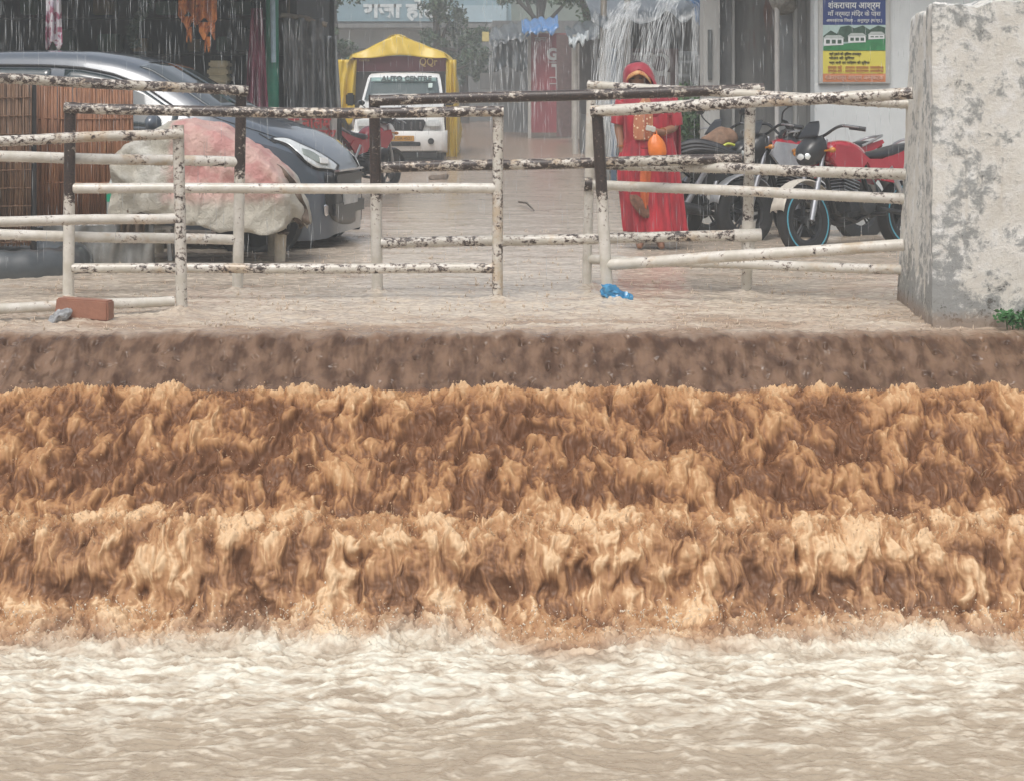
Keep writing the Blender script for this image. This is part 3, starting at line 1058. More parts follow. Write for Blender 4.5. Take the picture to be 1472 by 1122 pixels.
for k in range(6):
    mb = MB()
    h_ = .085
    mb.box((0, 0, h_ / 2), (.25 + .015 * math.sin(k * 2.3), .3, h_), None, .022).jitter(.008, 9, k)
    for v in mb.bm.verts:
        v.co += Vector((P(315, 0, 20.75).x + .008 * math.sin(k * 3), 20.80, z + .001 + k * .089))
    tag(mb.build("folded_sheet", CREAM), place[k], "sheet", "folded cream sheets in a stack")

# grey plastic curtain and signboard past the shop
SHEETG = mat("grey_tarpaulin", (.20, .205, .205), .4, var=.3, scale=3, c2=(.09, .095, .10), bump=.3, coat=.2)
aw = thing("tarpaulin_screen", P(450, 301, 20.4), "hanging grey tarpaulin screen between the shop pole and the pickup", "tarpaulin")
cloth_panel("sheet", SHEETG, aw, 406, 466, 26, 168, 20.4, 4, .07, 3, .96, 5, 3)
mb = MB()
mb.tube([P(404, 22, 20.42), P(440, 26, 20.42), P(470, 36, 20.42)], .03, 8)
mb.build("top_bar", WOODP, aw)
PLC = mat("clear_plastic_sheet", (.36, .38, .38), .25, var=.25, scale=6, coat=.4, bump=.4)
tag(cloth_panel("plastic_sheet", PLC, None, 440, 488, 52, 172, 21.2, 4, .09, 4, .8, 7, 6), "pale crumpled plastic sheet hanging left of the pickup's yellow cover", "plastic sheet")
sb = thing("shop_signboard", P(455, 300, 20.2), "pale shop signboard with red painted Hindi letters on a black frame", "sign")
mb = MB()
mb.b2(P(408, 222, 20.2), P(486, 163, 20.2) + Vector((0, .03, 0)), .005)
mb.build("board", mat("faded_sign_board", (.42, .40, .38), .6, var=.2, scale=5), sb)
BLK = mat("black_iron", (.025, .024, .024), .5, var=.2)
mb = MB()
mb.tube([P(488, 304, 20.18), P(488, 158, 20.18)], .028, 10)
mb.build("post", BLK, sb)
mb = MB()
mb.tube([P(403, 161, 20.18), P(489, 158, 20.18)], .026, 10)
mb.build("top_rail", BLK, sb)
REDL = mat("red_sign_paint", (.38, .06, .06), .6)
lettering("क नीलम", "lettering", REDL, sb, P(445, 178, 20.17), .17, .50, bold=.006)
lettering("जनरल स्टोर", "lettering", REDL, sb, P(448, 196, 20.17), .20, .56, bold=.008)


# ------------------------------------------------------------------ reed screens of a stall, wet and brown
def reed_mat(name, a, b, c, sc):
    m, nb = newmat(name, .55)
    v = nb.coord((sc, sc, 1.6))
    n1 = nb.noise(v, 3, 5, .7)
    n2 = nb.noise(nb.coord((1, 1, 1)), 3, 4, .6)
    k = nb.mix(nb.ramp(n1, .30, .55), a, b)
    k = nb.mix(nb.ramp(n1, .60, .74), k, c)
    k = nb.mix(nb.math('MULTIPLY', nb.ramp(n2, .5, .75), .5), k, a)
    nb.put(nb.bsdf.inputs["Base Color"], k)
    return m


REED1 = reed_mat("dark_reeds", (.045, .026, .018), (.17, .095, .055), (.46, .36, .22), 26)
REED2 = reed_mat("brown_reeds", (.10, .045, .026), (.27, .125, .065), (.60, .43, .24), 26)


def reed_screen(u0, u1, v0, v1, d0, d1, m, label, bind, n):
    t = thing("reed_screen", P((u0 + u1) / 2, v1, (d0 + d1) / 2), label, "screen", "reed screens at the left")
    rr = random.Random(int(u0) + 2)
    mb = MB()
    for k in range(n):
        f = (k + .5) / n
        u, d = u0 + (u1 - u0) * f + rr.uniform(-.6, .6), d0 + (d1 - d0) * f + rr.uniform(-.012, .012)
        a, b = P(u + rr.uniform(-1.5, 1.5), v0 + rr.uniform(-3, 4), d), P(u + rr.uniform(-1.5, 1.5), v1 + rr.uniform(-5, 3), d + rr.uniform(-.02, .02))
        q = a.lerp(b, .5) + Vector((rr.uniform(-.006, .006), rr.uniform(-.01, .01), 0))
        mb.tube([a, q, b], rr.uniform(.0045, .0085), 5)
    mb.build("reeds", m, t, angle=0)
    for k, v in enumerate(bind):
        q = MB()
        q.tube([P(u0 - 1, v, d0 - .012), P((u0 + u1) / 2, v + 1.5, (d0 + d1) / 2 - .018), P(u1 + 1, v, d1 - .012)], .005, 6)
        q.build("binding_cord", m, t)
    return t


reed_screen(-70, 44, 119, 352, 13.0, 13.2, REED1, "darker close-bound reed screen at the far left edge, behind the railings", range(140, 350, 26), 130)
reed_screen(52, 190, 122, 318, 13.4, 13.6, REED2, "reddish brown reed screen with frayed pale reeds, before the grey car", (170, 262), 190)
mb = MB()
mb.tube([P(48, 400, 13.25), P(48, 116, 13.25)], .026, 10)
mb.jitter(.004, 8)
tag(mb.build("stall_post", mat("dark_wet_post", (.05, .045, .045), .6, var=.3)), "dark wooden post between the two reed screens", "post")
# low plank bench under the screens, with its grey plastic skirt
bn = thing("stall_bench", P(150, 372, 13.6), "low stall bench skirted in grey plastic below the reddish reed screen", "bench")
mb = MB()
mb.b2(P(60, 322, 13.45), P(222, 315, 13.45) + Vector((0, .55, 0)), .006)
mb.build("plank", mat("wet_plank", (.16, .12, .09), .5, var=.3, scale=8, stretch=(.3, 1, 1)), bn)
for u in (70, 210):
    mb = MB()
    mb.tube([P(u, 385, 13.6), P(u, 318, 13.6)], .035, 10)
    mb.build("leg", WOODP, bn)
cloth_panel("skirt", mat("grey_plastic_skirt", (.27, .27, .255), .35, var=.3, scale=4, coat=.3), bn, 62, 222, 323, 386, 13.42, 6, .03, 0, 1, 3, 5)
# bottle on the bench
bt = thing("drink_bottle", P(163, 315, 13.55), "clear plastic drink bottle with a green cap and green label on the bench", "bottle")
r_ = .052
zb = P(0, 314.8, 13.55).z
bx_ = P(163, 0, 13.55)
mb = MB()
mb.lathe([(r_ * .8, 0), (r_, .012), (r_, .20), (r_ * .98, .225), (r_ * .75, .27), (r_ * .42, .315), (r_ * .30, .33), (r_ * .30, .352)], (bx_.x, 13.55, zb), 'Z', 24)
mb.build("body", mat("clear_bottle_plastic", (.50, .55, .53), .12, var=.15, coat=.6), bt)
GREENC = mat("green_bottle_label", (.02, .34, .20), .35, var=.1)
mb = MB()
mb.lathe([(r_ * 1.03, .135), (r_ * 1.03, .215)], (bx_.x, 13.55, zb), 'Z', 24, False)
mb.build("label", GREENC, bt)
mb = MB()
mb.lathe([(r_ * .40, .35), (r_ * .40, .385), (r_ * .3, .39)], (bx_.x, 13.55, zb), 'Z', 20)
mb.build("cap", mat("dark_green_cap", (.02, .16, .09), .4), bt)
# tyre lying in the water
mb = MB()
rr_, th = .50, .135
c = P(8, 372, 12.9)
c.z = .03
rings = []
for i in range(72):
    a = 2 * math.pi * i / 72
    ring = []
    for j in range(18):
        b = 2 * math.pi * j / 18
        k = 1.0 + (.07 if (i % 4 < 2 and -.2 < math.cos(b)) else 0)
        rad = rr_ + th * 1.0 * math.cos(b) * k
        ring.append(Vector((c.x + rad * math.cos(a), c.y + rad * math.sin(a), c.z + th * 1.15 * math.sin(b) * k)))
    rings.append(ring)
rings.append(rings[0])
mb.grid(rings, closed=True)
bmesh.ops.remove_doubles(mb.bm, verts=mb.bm.verts[:], dist=1e-5)
tag(mb.build("old_tyre", mat("wet_grey_rubber", (.085, .095, .10), .32, var=.25, scale=6, coat=.3), angle=35), "old grey-black tyre lying half sunk in the flood at the left edge", "tyre")

# ------------------------------------------------------------------ cart under a torn plastic cover
ct = thing("covered_cart", P(310, 365, 14.1), "cart under a dirty white plastic cover with a pink patch", "cart")


def cover_mat():
    m, nb = newmat("dirty_plastic_cover", .5)
    v = nb.coord((1, 1, 1))
    x, y, z = nb.xyz(v)
    a = nb.noise(v, 3.2, 5, .65)
    base = nb.mix(nb.ramp(a, .3, .7), (.40, .37, .30), (.56, .55, .50))
    w1 = nb.math('ADD', x, nb.math('MULTIPLY', nb.math('SUBTRACT', a, .5), .25))
    zz = nb.math('ADD', z, nb.math('MULTIPLY', nb.math('SUBTRACT', a, .5), .22))
    pk = nb.math('MULTIPLY', nb.math('MULTIPLY', nb.ramp(w1, -.28, -.18), nb.math('SUBTRACT', 1.0, nb.ramp(w1, .56, .70))), nb.ramp(zz, .40, .50))
    red = nb.mix(nb.ramp(nb.noise(v, 5, 4, .6), .42, .62), (.64, .40, .35), (.55, .25, .23))
    c = nb.mix(nb.math('MULTIPLY', pk, .9), base, red)
    c = nb.mix(nb.math('MULTIPLY', nb.math('SUBTRACT', 1.0, nb.ramp(zz, .42, .58)), .75), c, (.41, .38, .315))
    nb.put(nb.bsdf.inputs["Base Color"], c)
    nb.bump(nb.math('ADD', nb.noise(v, 14, 6, .65, 1.4), nb.math('MULTIPLY', nb.noise(v, 45, 5, .7, .8), .4)), .9, .03)
    return m


top = [(172, 262), (178, 222), (196, 203), (222, 190), (250, 177), (275, 175), (300, 180), (325, 184), (350, 200), (375, 212), (400, 230), (418, 252), (428, 275), (440, 296), (446, 322)]
bot = [(172, 300), (178, 312), (196, 306), (222, 300), (250, 308), (275, 318), (300, 322), (325, 326), (350, 329), (375, 331), (400, 334), (418, 326), (428, 312), (440, 318), (446, 328)]
tu = np.array([p[0] for p in top], float)
us = np.linspace(172, 446, 130)
tv, bv = np.interp(us, tu, [p[1] for p in top]), np.interp(us, tu, [p[1] for p in bot])
rows = []
from mathutils import noise as mnoise
for i, u in enumerate(us):
    d = 13.75
    zt, zb_ = P(u, tv[i], d).z, P(u, bv[i], d).z
    x = P(u, 0, d).x
    row = []
    for j in range(61):
        f = j / 60 * 2 - 1                                       # front hem .. ridge .. back hem
        a = abs(f)
        drop = max(0, (a - .34) / .66)
        hgt = zt - (zt - zb_) * (.06 * min(1, a / .34) ** 2 + .94 * drop ** 1.05)
        dep = (.40 * min(1, a / .40) ** .75 + .05 * drop) * (.35 + .65 * min(1, (zt - zb_) / .5))
        q = Vector((x, d + dep * (1 if f > 0 else -1), hgt))
        nn = mnoise.noise_vector(q * 4.2)
        n3 = mnoise.noise_vector(q * 11)
        cr = 1 - abs(mnoise.noise(Vector((x * 3.2 + hgt * 2.6, hgt * 1.3, f)))) * 3
        fold = (.05 * max(-.4, cr) + .022 * math.sin(x * 17 + 6 * mnoise.noise(q * 2.1) + hgt * 9)) * min(1, a * 1.6)
        q += Vector((nn.x * .022 + n3.x * .012, (nn.y * .04 + n3.y * .018 + fold) * (1 if f > 0 else -1), nn.z * .022 + n3.z * .010))
        r1 = max(0, 1 - 5 * abs(mnoise.noise(Vector((q.x * 2.2 + q.z * 2.0, q.y * 2, q.z * 1.4)))))
        r2 = max(0, 1 - 4.5 * abs(mnoise.noise(Vector((q.x * 5 - q.z * 4, q.y * 4, q.z * 4 + q.x * 3)))))
        q += Vector((0, (1 if f > 0 else -1) * (.040 * r1 + .022 * r2) * min(1, a * 2), .02 * r1 + .010 * r2))
        row.append(q)
    rows.append(row)
mb = MB()
mb.grid(rows)
mb.build("plastic_cover", cover_mat(), ct, angle=0, thick=.004)
LEGM = mat("muddy_pale_leg", (.58, .52, .41), .7, var=.2)
for (u, v0, v1, r1, d) in ((402, 384, 318, .046, 13.55), (212, 384, 300, .045, 13.8), (392, 378, 310, .045, 14.1), (228, 378, 290, .045, 14.4)):
    mb = MB()
    mb.tube([P(u, v0, d), P(u + 1, (v0 + v1) / 2, d), P(u + 2, v1, d)], [r1 * .9, r1, r1], 12)
    mb.build("leg", LEGM, ct)
mb = MB()
mb.b2(P(200, 302, 13.5), P(396, 292, 13.5) + Vector((0, .5, 0)), .01)
mb.build("deck", mat("cart_deck_wood", (.14, .10, .07), .7, var=.3), ct)
COVM = ct.children[0].data.materials[0]
for (ups, los, d) in (([(398, 236), (416, 250), (430, 272), (440, 298), (447, 321)], [(400, 296), (408, 300), (416, 308), (424, 318), (431, 329)], 13.52),
                      ([(392, 300), (398, 312), (404, 322), (410, 330), (416, 334)], [(380, 322), (388, 329), (396, 334), (404, 337), (413, 338)], 13.46),
                      ([(172, 235), (176, 235), (184, 230), (196, 224), (206, 222)], [(174, 346), (182, 350), (190, 344), (200, 349), (208, 330)], 13.36)):
    ups, los = smooth_path([(u, 0, v) for u, v in ups], 5), smooth_path([(u, 0, v) for u, v in los], 5)
    rows = []
    for i, (a_, b_) in enumerate(zip(ups, los)):
        row = []
        for j in range(15):
            q = a_.lerp(b_, j / 14)
            row.append(P(q.x, q.z, d) + Vector((0, .035 * math.sin(i * .9 + j * .35) + .03 * mnoise.noise(Vector((i * .3, j * .3, d))), 0)))
        rows.append(row)
    mb = MB()
    mb.grid(rows)
    mb.build("torn_flap", COVM, ct, angle=0, thick=.006)
# white plastic stool legs seen under the cover
st = thing("plastic_stool", P(226, 372, 13.9), "small white plastic stool under the left end of the covered cart", "stool")
for (dx, dy) in ((-.13, -.12), (.13, -.12), (-.13, .12), (.13, .12)):
    mb = MB()
    c = P(226, 0, 13.75)
    mb.tube([(c.x + dx, 13.75 + dy, -.05), (c.x + dx * .8, 13.75 + dy * .8, .25)], .018, 8)
    mb.build("leg", WHITEP, st)
mb = MB()
mb.box((c.x, 13.75, .265), (.30, .29, .03), None, .01)
mb.build("seat", WHITEP, st)


# ------------------------------------------------------------------ the grey car
CARP = mat("slate_grey_car_paint", (.075, .095, .120), .28, .1, var=.05, scale=3, coat=1.0)
car = thing("parked_car", (-1.44, 15.3, -.03), "slate grey family car parked half under the left shop front, nose to the right", "car")
xs_ = [-4.45, -4.40, -4.2, -3.7, -3.0, -2.5, -2.2, -1.9, -1.6, -1.3, -1.0, -.8, -.6, -.4, -.25, -.12, -.04, 0]
zt_ = [.95, 1.15, 1.52, 1.70, 1.745, 1.745, 1.735, 1.69, 1.60, 1.43, 1.235, 1.165, 1.10, 1.03, .96, .86, .74, .60]
ze_ = [.90, 1.05, 1.40, 1.60, 1.645, 1.64, 1.62, 1.57, 1.48, 1.31, 1.15, 1.09, 1.03, .96, .90, .80, .70, .57]      # roof rail / bonnet edge
zs_ = [.85, .98, 1.06, 1.06, 1.05, 1.045, 1.04, 1.035, 1.03, 1.02, 1.01, .99, .95, .90, .84, .76, .66, .55]        # shoulder
zb__ = [.45, .38, .30, .24, .20, .20, .20, .20, .20, .20, .20, .18, .15, .12, .11, .11, .12, .15]
wb_ = [.60, .74, .83, .86, .87, .87, .87, .87, .87, .87, .87, .87, .86, .83, .78, .68, .56, .44]
we_ = [.45, .56, .62, .64, .66, .66, .66, .655, .645, .65, .70, .72, .70, .66, .60, .52, .44, .36]


def car_pt(x, t):
    """t: 0 sill bottom .. .4 shoulder .. .7 roof rail .. 1 centre line, right side (-y)."""
    zt, ze, zs, zb, wb, we = (float(np.interp(x, xs_, q)) for q in (zt_, ze_, zs_, zb__, wb_, we_))
    ys = [wb * .93, wb * .99, wb, wb * .985, we + .02, we - .04, we * .6, 0]
    zz = [zb, zb + (zs - zb) * .35, zb + (zs - zb) * .68, zs, ze, ze + (zt - ze) * .55, zt - (zt - ze) * .10, zt]
    ts = [0, .13, .27, .4, .7, .78, .9, 1]
    return Vector((x, -float(np.interp(t, ts, ys)), float(np.interp(t, ts, zz))))


TS = [0, .065, .13, .2, .27, .335, .4, .46, .55, .64, .7, .74, .78, .84, .9, .95, 1]
XS = sorted(set(list(np.linspace(-4.45, -.6, 44)) + [-.5, -.4, -.32, -.25, -.18, -.12, -.08, -.04, -.02, 0]))
rows = []
for x in XS:
    h = [car_pt(x, t) for t in TS]
    rows.append(h + [Vector((p.x, -p.y, p.z)) for p in h[-2::-1]])
mb = MB()
mb.grid(rows, cap=True)
body = mb.build("body", CARP, car, world=False, angle=38)


def car_patch(name, m, x0, x1, t0, t1, parent=body, off=.008, nx=16, nt=8, side=-1, both=False, f=None):
    rows_ = []
    for i in range(nx + 1):
        x = x0 + (x1 - x0) * i / nx
        row = []
        ta, tb = (f(i / nx) if f else (t0, t1))
        for j in range(nt + 1):
            t = ta + (tb - ta) * j / nt
            p = car_pt(x, t)
            e = .004
            nrm = (car_pt(x + e, t) - car_pt(x - e, t)).cross(car_pt(x, min(1, t + e)) - car_pt(x, t - e))
            nrm = nrm.normalized()
            if nrm.y > 0 and t < .9:
                nrm = -nrm
            if t >= .9 and nrm.z < 0:
                nrm = -nrm
            q = p + nrm * off
            row.append(q if side < 0 else Vector((q.x, -q.y, q.z)))
        rows_.append(row)
    k = MB()
    k.grid(rows_)
    return k.build(name, m, parent, world=False, angle=30, thick=.004)


SILVW = mat('silver_alloy_wheel', (.62, .63, .64), .35, .3, var=.1)
SEAMM = mat("black_gap", (.01, .01, .012), .5)
for sd_ in (-1, 1):
    car_patch("side_window", DGLASS, -2.33, -1.28, 0, 0, side=sd_, f=lambda g: (.43, .665 - .10 * g ** 3 - .0 * g))
    car_patch("side_window", DGLASS, -3.35, -2.46, .43, .665, side=sd_)
    car_patch("side_window", DGLASS, -4.05, -3.46, .44, .64, side=sd_)
    car_patch("window_trim", SEAMM, -3.45, -1.18, 0, 0, side=sd_, off=.011, nt=2, f=lambda g: (.672 - .10 * max(0, (g - .5) * 2) ** 3, .682 - .10 * max(0, (g - .5) * 2) ** 3))
    car_patch("belt_trim", SEAMM, -3.45, -1.15, .405, .418, side=sd_, off=.010, nt=2)
    car_patch("door_seam", SEAMM, -2.40, -2.388, .08, .42, side=sd_, off=.004, nx=1)
    car_patch("door_seam", SEAMM, -1.20, -1.188, .08, .42, side=sd_, off=.004, nx=1)
    car_patch("bonnet_seam", SEAMM, -1.05, -.12, 0, 0, side=sd_, off=.004, nt=1, f=lambda g: (.705, .712))
    mb = MB()
    mb.ball((-1.42, sd_ * .98, 1.10), .11, 3, (.6, 1.0, .72))
    mb.build("wing_mirror", CARP, car, world=False)
    for xw, y1 in ((-.56, .872), (-3.45, .882)):
        mb = MB()
        mb.lathe([(.37, sd_ * .70), (.37, sd_ * y1)], (xw, 0, .31), 'Y', 36)
        mb.build("wheel_arch", SEAMM, body, world=False)
    for xw in (-.56, -3.45):
        wheel(car, "wheel", (xw, sd_ * .79, .31), .325, .20, SILVW, 5)
    if sd_ < 0:
        continue
    car_patch("headlight_surround", SEAMM, -.70, -.04, 0, 0, side=sd_, off=.008, f=lambda g: (.440 - .17 * g, .488 + .07 * g - .10 * g ** 3))
    car_patch("headlight", CLEAR, -.66, -.06, 0, 0, side=sd_, off=.012, f=lambda g: (.455 - .17 * g, .475 + .06 * g - .10 * g ** 3))
    mb = MB()
    mb.ball((-.22, sd_ * .70, .80), .06, 3, (.6, .6, 1))
    mb.build("headlamp_bulb", CHROME, body, world=False)
    car_patch("fog_lamp", CHROME, -.22, -.12, .16, .22, side=sd_, off=.012)
for g0, g1, sd_ in ((.79, 1.0, -1), (.79, 1.0, 1)):
    car_patch("windscreen", DGLASS, -1.70, -1.02, g0, g1, side=sd_, off=.008, nx=18)
for sd_ in (-1, 1):
    if sd_ > 0:
        car_patch('bumper_insert', BLACKP, -.16, -.01, .06, .30, side=sd_, off=.006)
mb = MB()
mb.box((-.035, 0, .62), (.10, .86, .13), None, .03)
mb.build("grille", BLACKP, car, world=False)
mb = MB()
mb.box((-.01, 0, .69), (.09, .80, .018), None, .006)
mb.build("chrome_strip", CHROME, car, world=False)
mb = MB()
mb.box((-.03, 0, .36), (.10, 1.0, .16), None, .03)
mb.build("lower_grille", BLACKP, car, world=False)
mb = MB()
mb.box((.02, 0, .44), (.02, .42, .10), None, .004)
mb.build("number_plate", mat("white_plate", (.62, .62, .60), .5), car, world=False)
car.rotation_euler = (0, 0, R(-10))
# the lamp, the dark bumper and the fog lamp on the side one sees, laid on the body's own surface
from mathutils.bvhtree import BVHTree
mwc = basis(car)
bvh = BVHTree.FromPolygons([mwc @ v.co for v in body.data.vertices], [tuple(p.vertices) for p in body.data.polygons])
EYE = Vector((0, 0, CAMZ))


def on_body(u, v, off):
    dr = (P(u, v, 10) - EYE).normalized()
    hit, nrm, _, _ = bvh.ray_cast(EYE, dr)
    if hit is None:
        hit, nrm, _, _ = bvh.find_nearest(P(u, v, 14.7))
    if nrm.dot(dr) > 0:
        nrm = -nrm
    return hit + nrm * off


def body_patch(name, m, ups, los, off, n=5, rows_n=8, parent=body):
    A, B = smooth_path([(u, 0, v) for u, v in ups], n), smooth_path([(u, 0, v) for u, v in los], n)
    rows_ = [[on_body(a.lerp(b, j / rows_n).x, a.lerp(b, j / rows_n).z, off) for j in range(rows_n + 1)] for a, b in zip(A, B)]
    k = MB()
    k.grid(rows_)
    return k.build(name, m, parent, angle=30, thick=.005)


body_patch("bumper_insert", BLACKP, [(466, 250), (478, 249), (490, 246), (502, 244), (510, 250)], [(468, 300), (478, 316), (490, 322), (502, 322), (510, 318)], .006)
body_patch("headlight_surround", SEAMM, [(389, 199), (412, 199), (434, 208), (454, 217), (473, 228), (487, 238)], [(389, 203), (411, 211), (424, 222), (438, 235), (455, 245), (484, 248)], .006)
hl_ = body_patch("headlight", CLEAR, [(393, 201), (412, 201), (433, 210), (453, 219), (471, 230), (483, 239)], [(393, 202), (413, 209), (426, 220), (440, 232), (456, 242), (481, 245)], .014)
body_patch("reflector", mat("lamp_reflector_shade", (.33, .37, .34), .2, .2), [(432, 216), (444, 219), (456, 226), (468, 234)], [(434, 224), (446, 231), (457, 237), (468, 240)], .020, parent=hl_)
body_patch("bulb_housing", WHITEP, [(456, 229), (462, 229), (468, 230)], [(457, 237), (463, 238), (469, 238)], .028, parent=hl_)
body_patch("fog_lamp", CHROME, [(464, 296), (467, 294), (470, 297)], [(465, 309), (468, 311), (470, 308)], .014)
body_patch("door_edge_seam", SEAMM, [(372, 192), (384, 199), (396, 206)], [(372, 193), (384, 200.2), (396, 207.2)], .004)
# ------------------------------------------------------------------ right: the white building with its porch and notice board
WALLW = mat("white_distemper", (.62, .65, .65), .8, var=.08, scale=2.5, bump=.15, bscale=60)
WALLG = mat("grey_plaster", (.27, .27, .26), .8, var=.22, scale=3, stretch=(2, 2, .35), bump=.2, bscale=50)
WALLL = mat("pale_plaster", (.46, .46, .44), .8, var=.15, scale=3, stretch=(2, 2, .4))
PIPEW = mat("white_rain_pipe", (.60, .58, .55), .5, var=.12, scale=5)
hb = thing("white_building", P(1200, 330, 17.4), "white plastered building with a grey porch behind the motorcycles", "building")


def pxbox(u0, u1, v0, v1, d, depth, m, name, par, bev=.004):
    a, b = P(u0, v0, d), P(u1, v1, d)
    mb = MB()
    mb.b2((a.x, d, b.z), (b.x, d + depth, a.z), bev)
    return mb.build(name, m, par)


top_z = 3.2
a, b = P(1171, 0, 17.0), P(1900, 0, 17.0)
mb = MB()
mb.b2((a.x, 17.0, -.1), (b.x, 17.25, top_z), .006)
mb.build("front_wall", WALLW, hb)
mb = MB()
mb.b2((a.x + .002, 17.25, -.1), (a.x + .22, 20.6, top_z), .004)
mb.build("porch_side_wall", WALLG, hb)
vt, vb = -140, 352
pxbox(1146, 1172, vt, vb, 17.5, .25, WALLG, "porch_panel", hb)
pxbox(1142.4, 1146.2, vt, vb, 17.48, .12, WALLL, "panel_edge", hb)
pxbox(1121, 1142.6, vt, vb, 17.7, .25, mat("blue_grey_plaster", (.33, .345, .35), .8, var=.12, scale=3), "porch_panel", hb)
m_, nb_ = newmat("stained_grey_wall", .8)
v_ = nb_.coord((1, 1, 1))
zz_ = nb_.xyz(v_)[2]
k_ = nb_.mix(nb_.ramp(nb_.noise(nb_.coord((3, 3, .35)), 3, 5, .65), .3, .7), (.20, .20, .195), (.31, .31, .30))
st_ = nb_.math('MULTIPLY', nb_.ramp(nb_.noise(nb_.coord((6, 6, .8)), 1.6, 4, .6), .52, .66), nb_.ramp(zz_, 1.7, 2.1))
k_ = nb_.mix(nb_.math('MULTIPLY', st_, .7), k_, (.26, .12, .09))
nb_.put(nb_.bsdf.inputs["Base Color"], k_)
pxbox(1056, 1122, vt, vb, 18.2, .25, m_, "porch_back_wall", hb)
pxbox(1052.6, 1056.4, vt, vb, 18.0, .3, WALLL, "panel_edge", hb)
pxbox(1034, 1053, vt, vb, 18.05, .25, mat("mid_grey_plaster", (.25, .255, .255), .8, var=.18, scale=4), "porch_panel", hb)  # plain grey plaster panel beside the pilaster
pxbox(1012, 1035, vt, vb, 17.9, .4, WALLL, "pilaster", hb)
pxbox(1017.5, 1023.5, 43, 115, 17.88, .05, mat("dark_slot_grey", (.13, .14, .14), .7), "slot_window", hb, 0)
mb = MB()
mb.tube([P(1117.5, 352, 17.45), P(1117, 20, 17.45), P(1117, -120, 17.45)], .026, 12)
mb.build("rain_pipe", PIPEW, hb)
mb = MB()
mb.ball(P(1128, -2, 17.5), .15, 3, (1.1, .7, 1.0)).jitter(.05, 6, 3)
mb.build("mortar_lump", mat("crumbling_mortar", (.36, .34, .30), .9, var=.3, bump=.6), hb, angle=30)
mb = MB()
mb.b2((P(1000, 0, 17.5).x, 16.3, top_z), (b.x, 21, top_z + .15), .01)
mb.build("roof_slab", WALLG, hb)

# notice board
nbd = thing("notice_board", P(1228, 118, 16.95), "tall notice board, blue over a bungalow picture over yellow, on the white wall", "notice board")
D0 = 16.955
pxbox(1177, 1280, -34, 121, D0, .045, WALLL, "frame", nbd, .006)


def panel(u0, u1, v0, v1, m, name, par, lift=.004):
    return pxbox(u0, u1, v0, v1, D0 - lift, lift - .0005, m, name, par, 0)


BLU = mat("board_blue", (.030, .055, .20), .4, var=.1, scale=4)
YEL = mat("board_yellow", (.68, .60, .10), .4, var=.06, scale=4)
ORG = mat("board_orange", (.62, .24, .11), .4, var=.1, scale=4)
SKYP = mat("picture_sky", (.42, .55, .52), .4, var=.1, scale=4)
GRN = mat("picture_lawn", (.05, .27, .10), .4, var=.25, scale=9)
TRP = mat("picture_trees", (.075, .14, .10), .4, var=.35, scale=20)
WHP = mat("print_white", (.74, .76, .76), .4, var=.05)
BLKP = mat("print_black", (.03, .03, .03), .5)
panel(1183, 1273, -30, 36, BLU, "blue_panel", nbd)
pic = panel(1183, 1273, 36.2, 73, SKYP, "picture", nbd)
panel(1183, 1273, 73.2, 106, YEL, "yellow_panel", nbd)
panel(1183, 1273, 106.2, 118, ORG, "orange_strip", nbd)


def flat(poly, m, name, par, lift):
    mb = MB()
    mb.prism([(P(u, v, D0).x, P(u, v, D0).z) for u, v in poly], D0 - lift, D0 - lift + .002, 'Y')
    return mb.build(name, m, par, smooth=False)


flat([(1183.5, 52), (1194, 44), (1203, 49), (1208, 39), (1220, 37), (1228, 41), (1240, 37), (1250, 43), (1262, 37), (1272.5, 40), (1272.5, 58), (1183.5, 62)], TRP, "tree_line", pic, .007)
flat([(1183.5, 72.8), (1183.5, 67), (1200, 65), (1225, 62), (1255, 57), (1272.5, 55), (1272.5, 72.8)], GRN, "lawn", pic, .010)
for (u0, u1, va, vb_) in ((1184, 1212, 51, 66), (1219, 1244, 48, 62), (1248, 1271, 46, 57)):
    h = flat([(u0, vb_), (u0, va + 4), (u1, va + 4), (u1, vb_ - 1)], WHP, "house", pic, .013)
    flat([(u0 - 1.5, va + 4.5), (u0 + 4, va), (u1 - 4, va), (u1 + 2, va + 4.5)], mat("picture_roof", (.50, .55, .53), .5), "house_roof", pic, .016)
    for k in range(3):
        q = u0 + 3 + k * (u1 - u0 - 3) / 3
        flat([(q, vb_ - 3), (q, va + 6.5), (q + (u1 - u0) / 5, va + 6.5), (q + (u1 - u0) / 5, vb_ - 3)], TRP, "house_window", pic, .016)
LD = D0 - .008
lettering("शंकराचाय आश्रम", "heading", WHP, nbd, P(1228, 8.5, LD), .088, P(1265, 0, LD).x - P(1190, 0, LD).x, bold=.0008)
lettering("माँ नर्मदा मंिदर के पास", "second_line", WHP, nbd, P(1228, 20.5, LD), .062, P(1266, 0, LD).x - P(1190, 0, LD).x)
lettering("अमरकंटक िजला - अनूपपुर (म.प्र.)", "third_line", WHP, nbd, P(1228, 30, LD), .042, P(1268, 0, LD).x - P(1188, 0, LD).x)
for k, (tx, v, u1) in enumerate((("यहाँ रुकने की सुिवधा उपलब्ध", 78, 1238), ("भोजन की सुिवधा", 84, 1228), ("गर्म पानी एवं पािर्कंग की सुिवधा", 90.5, 1250))):
    lettering(tx, "small_print", BLKP, nbd, P((1192 + u1) / 2, v, LD), .034, P(u1, 0, LD).x - P(1192, 0, LD).x)
for k, v in enumerate((97.5, 102.5)):
    lettering("संपर्क करें - आश्रम कार्यालय अमरकंटक", "small_print", ORG, nbd, P(1230, v, LD), .04, P(1270, 0, LD).x - P(1190, 0, LD).x)
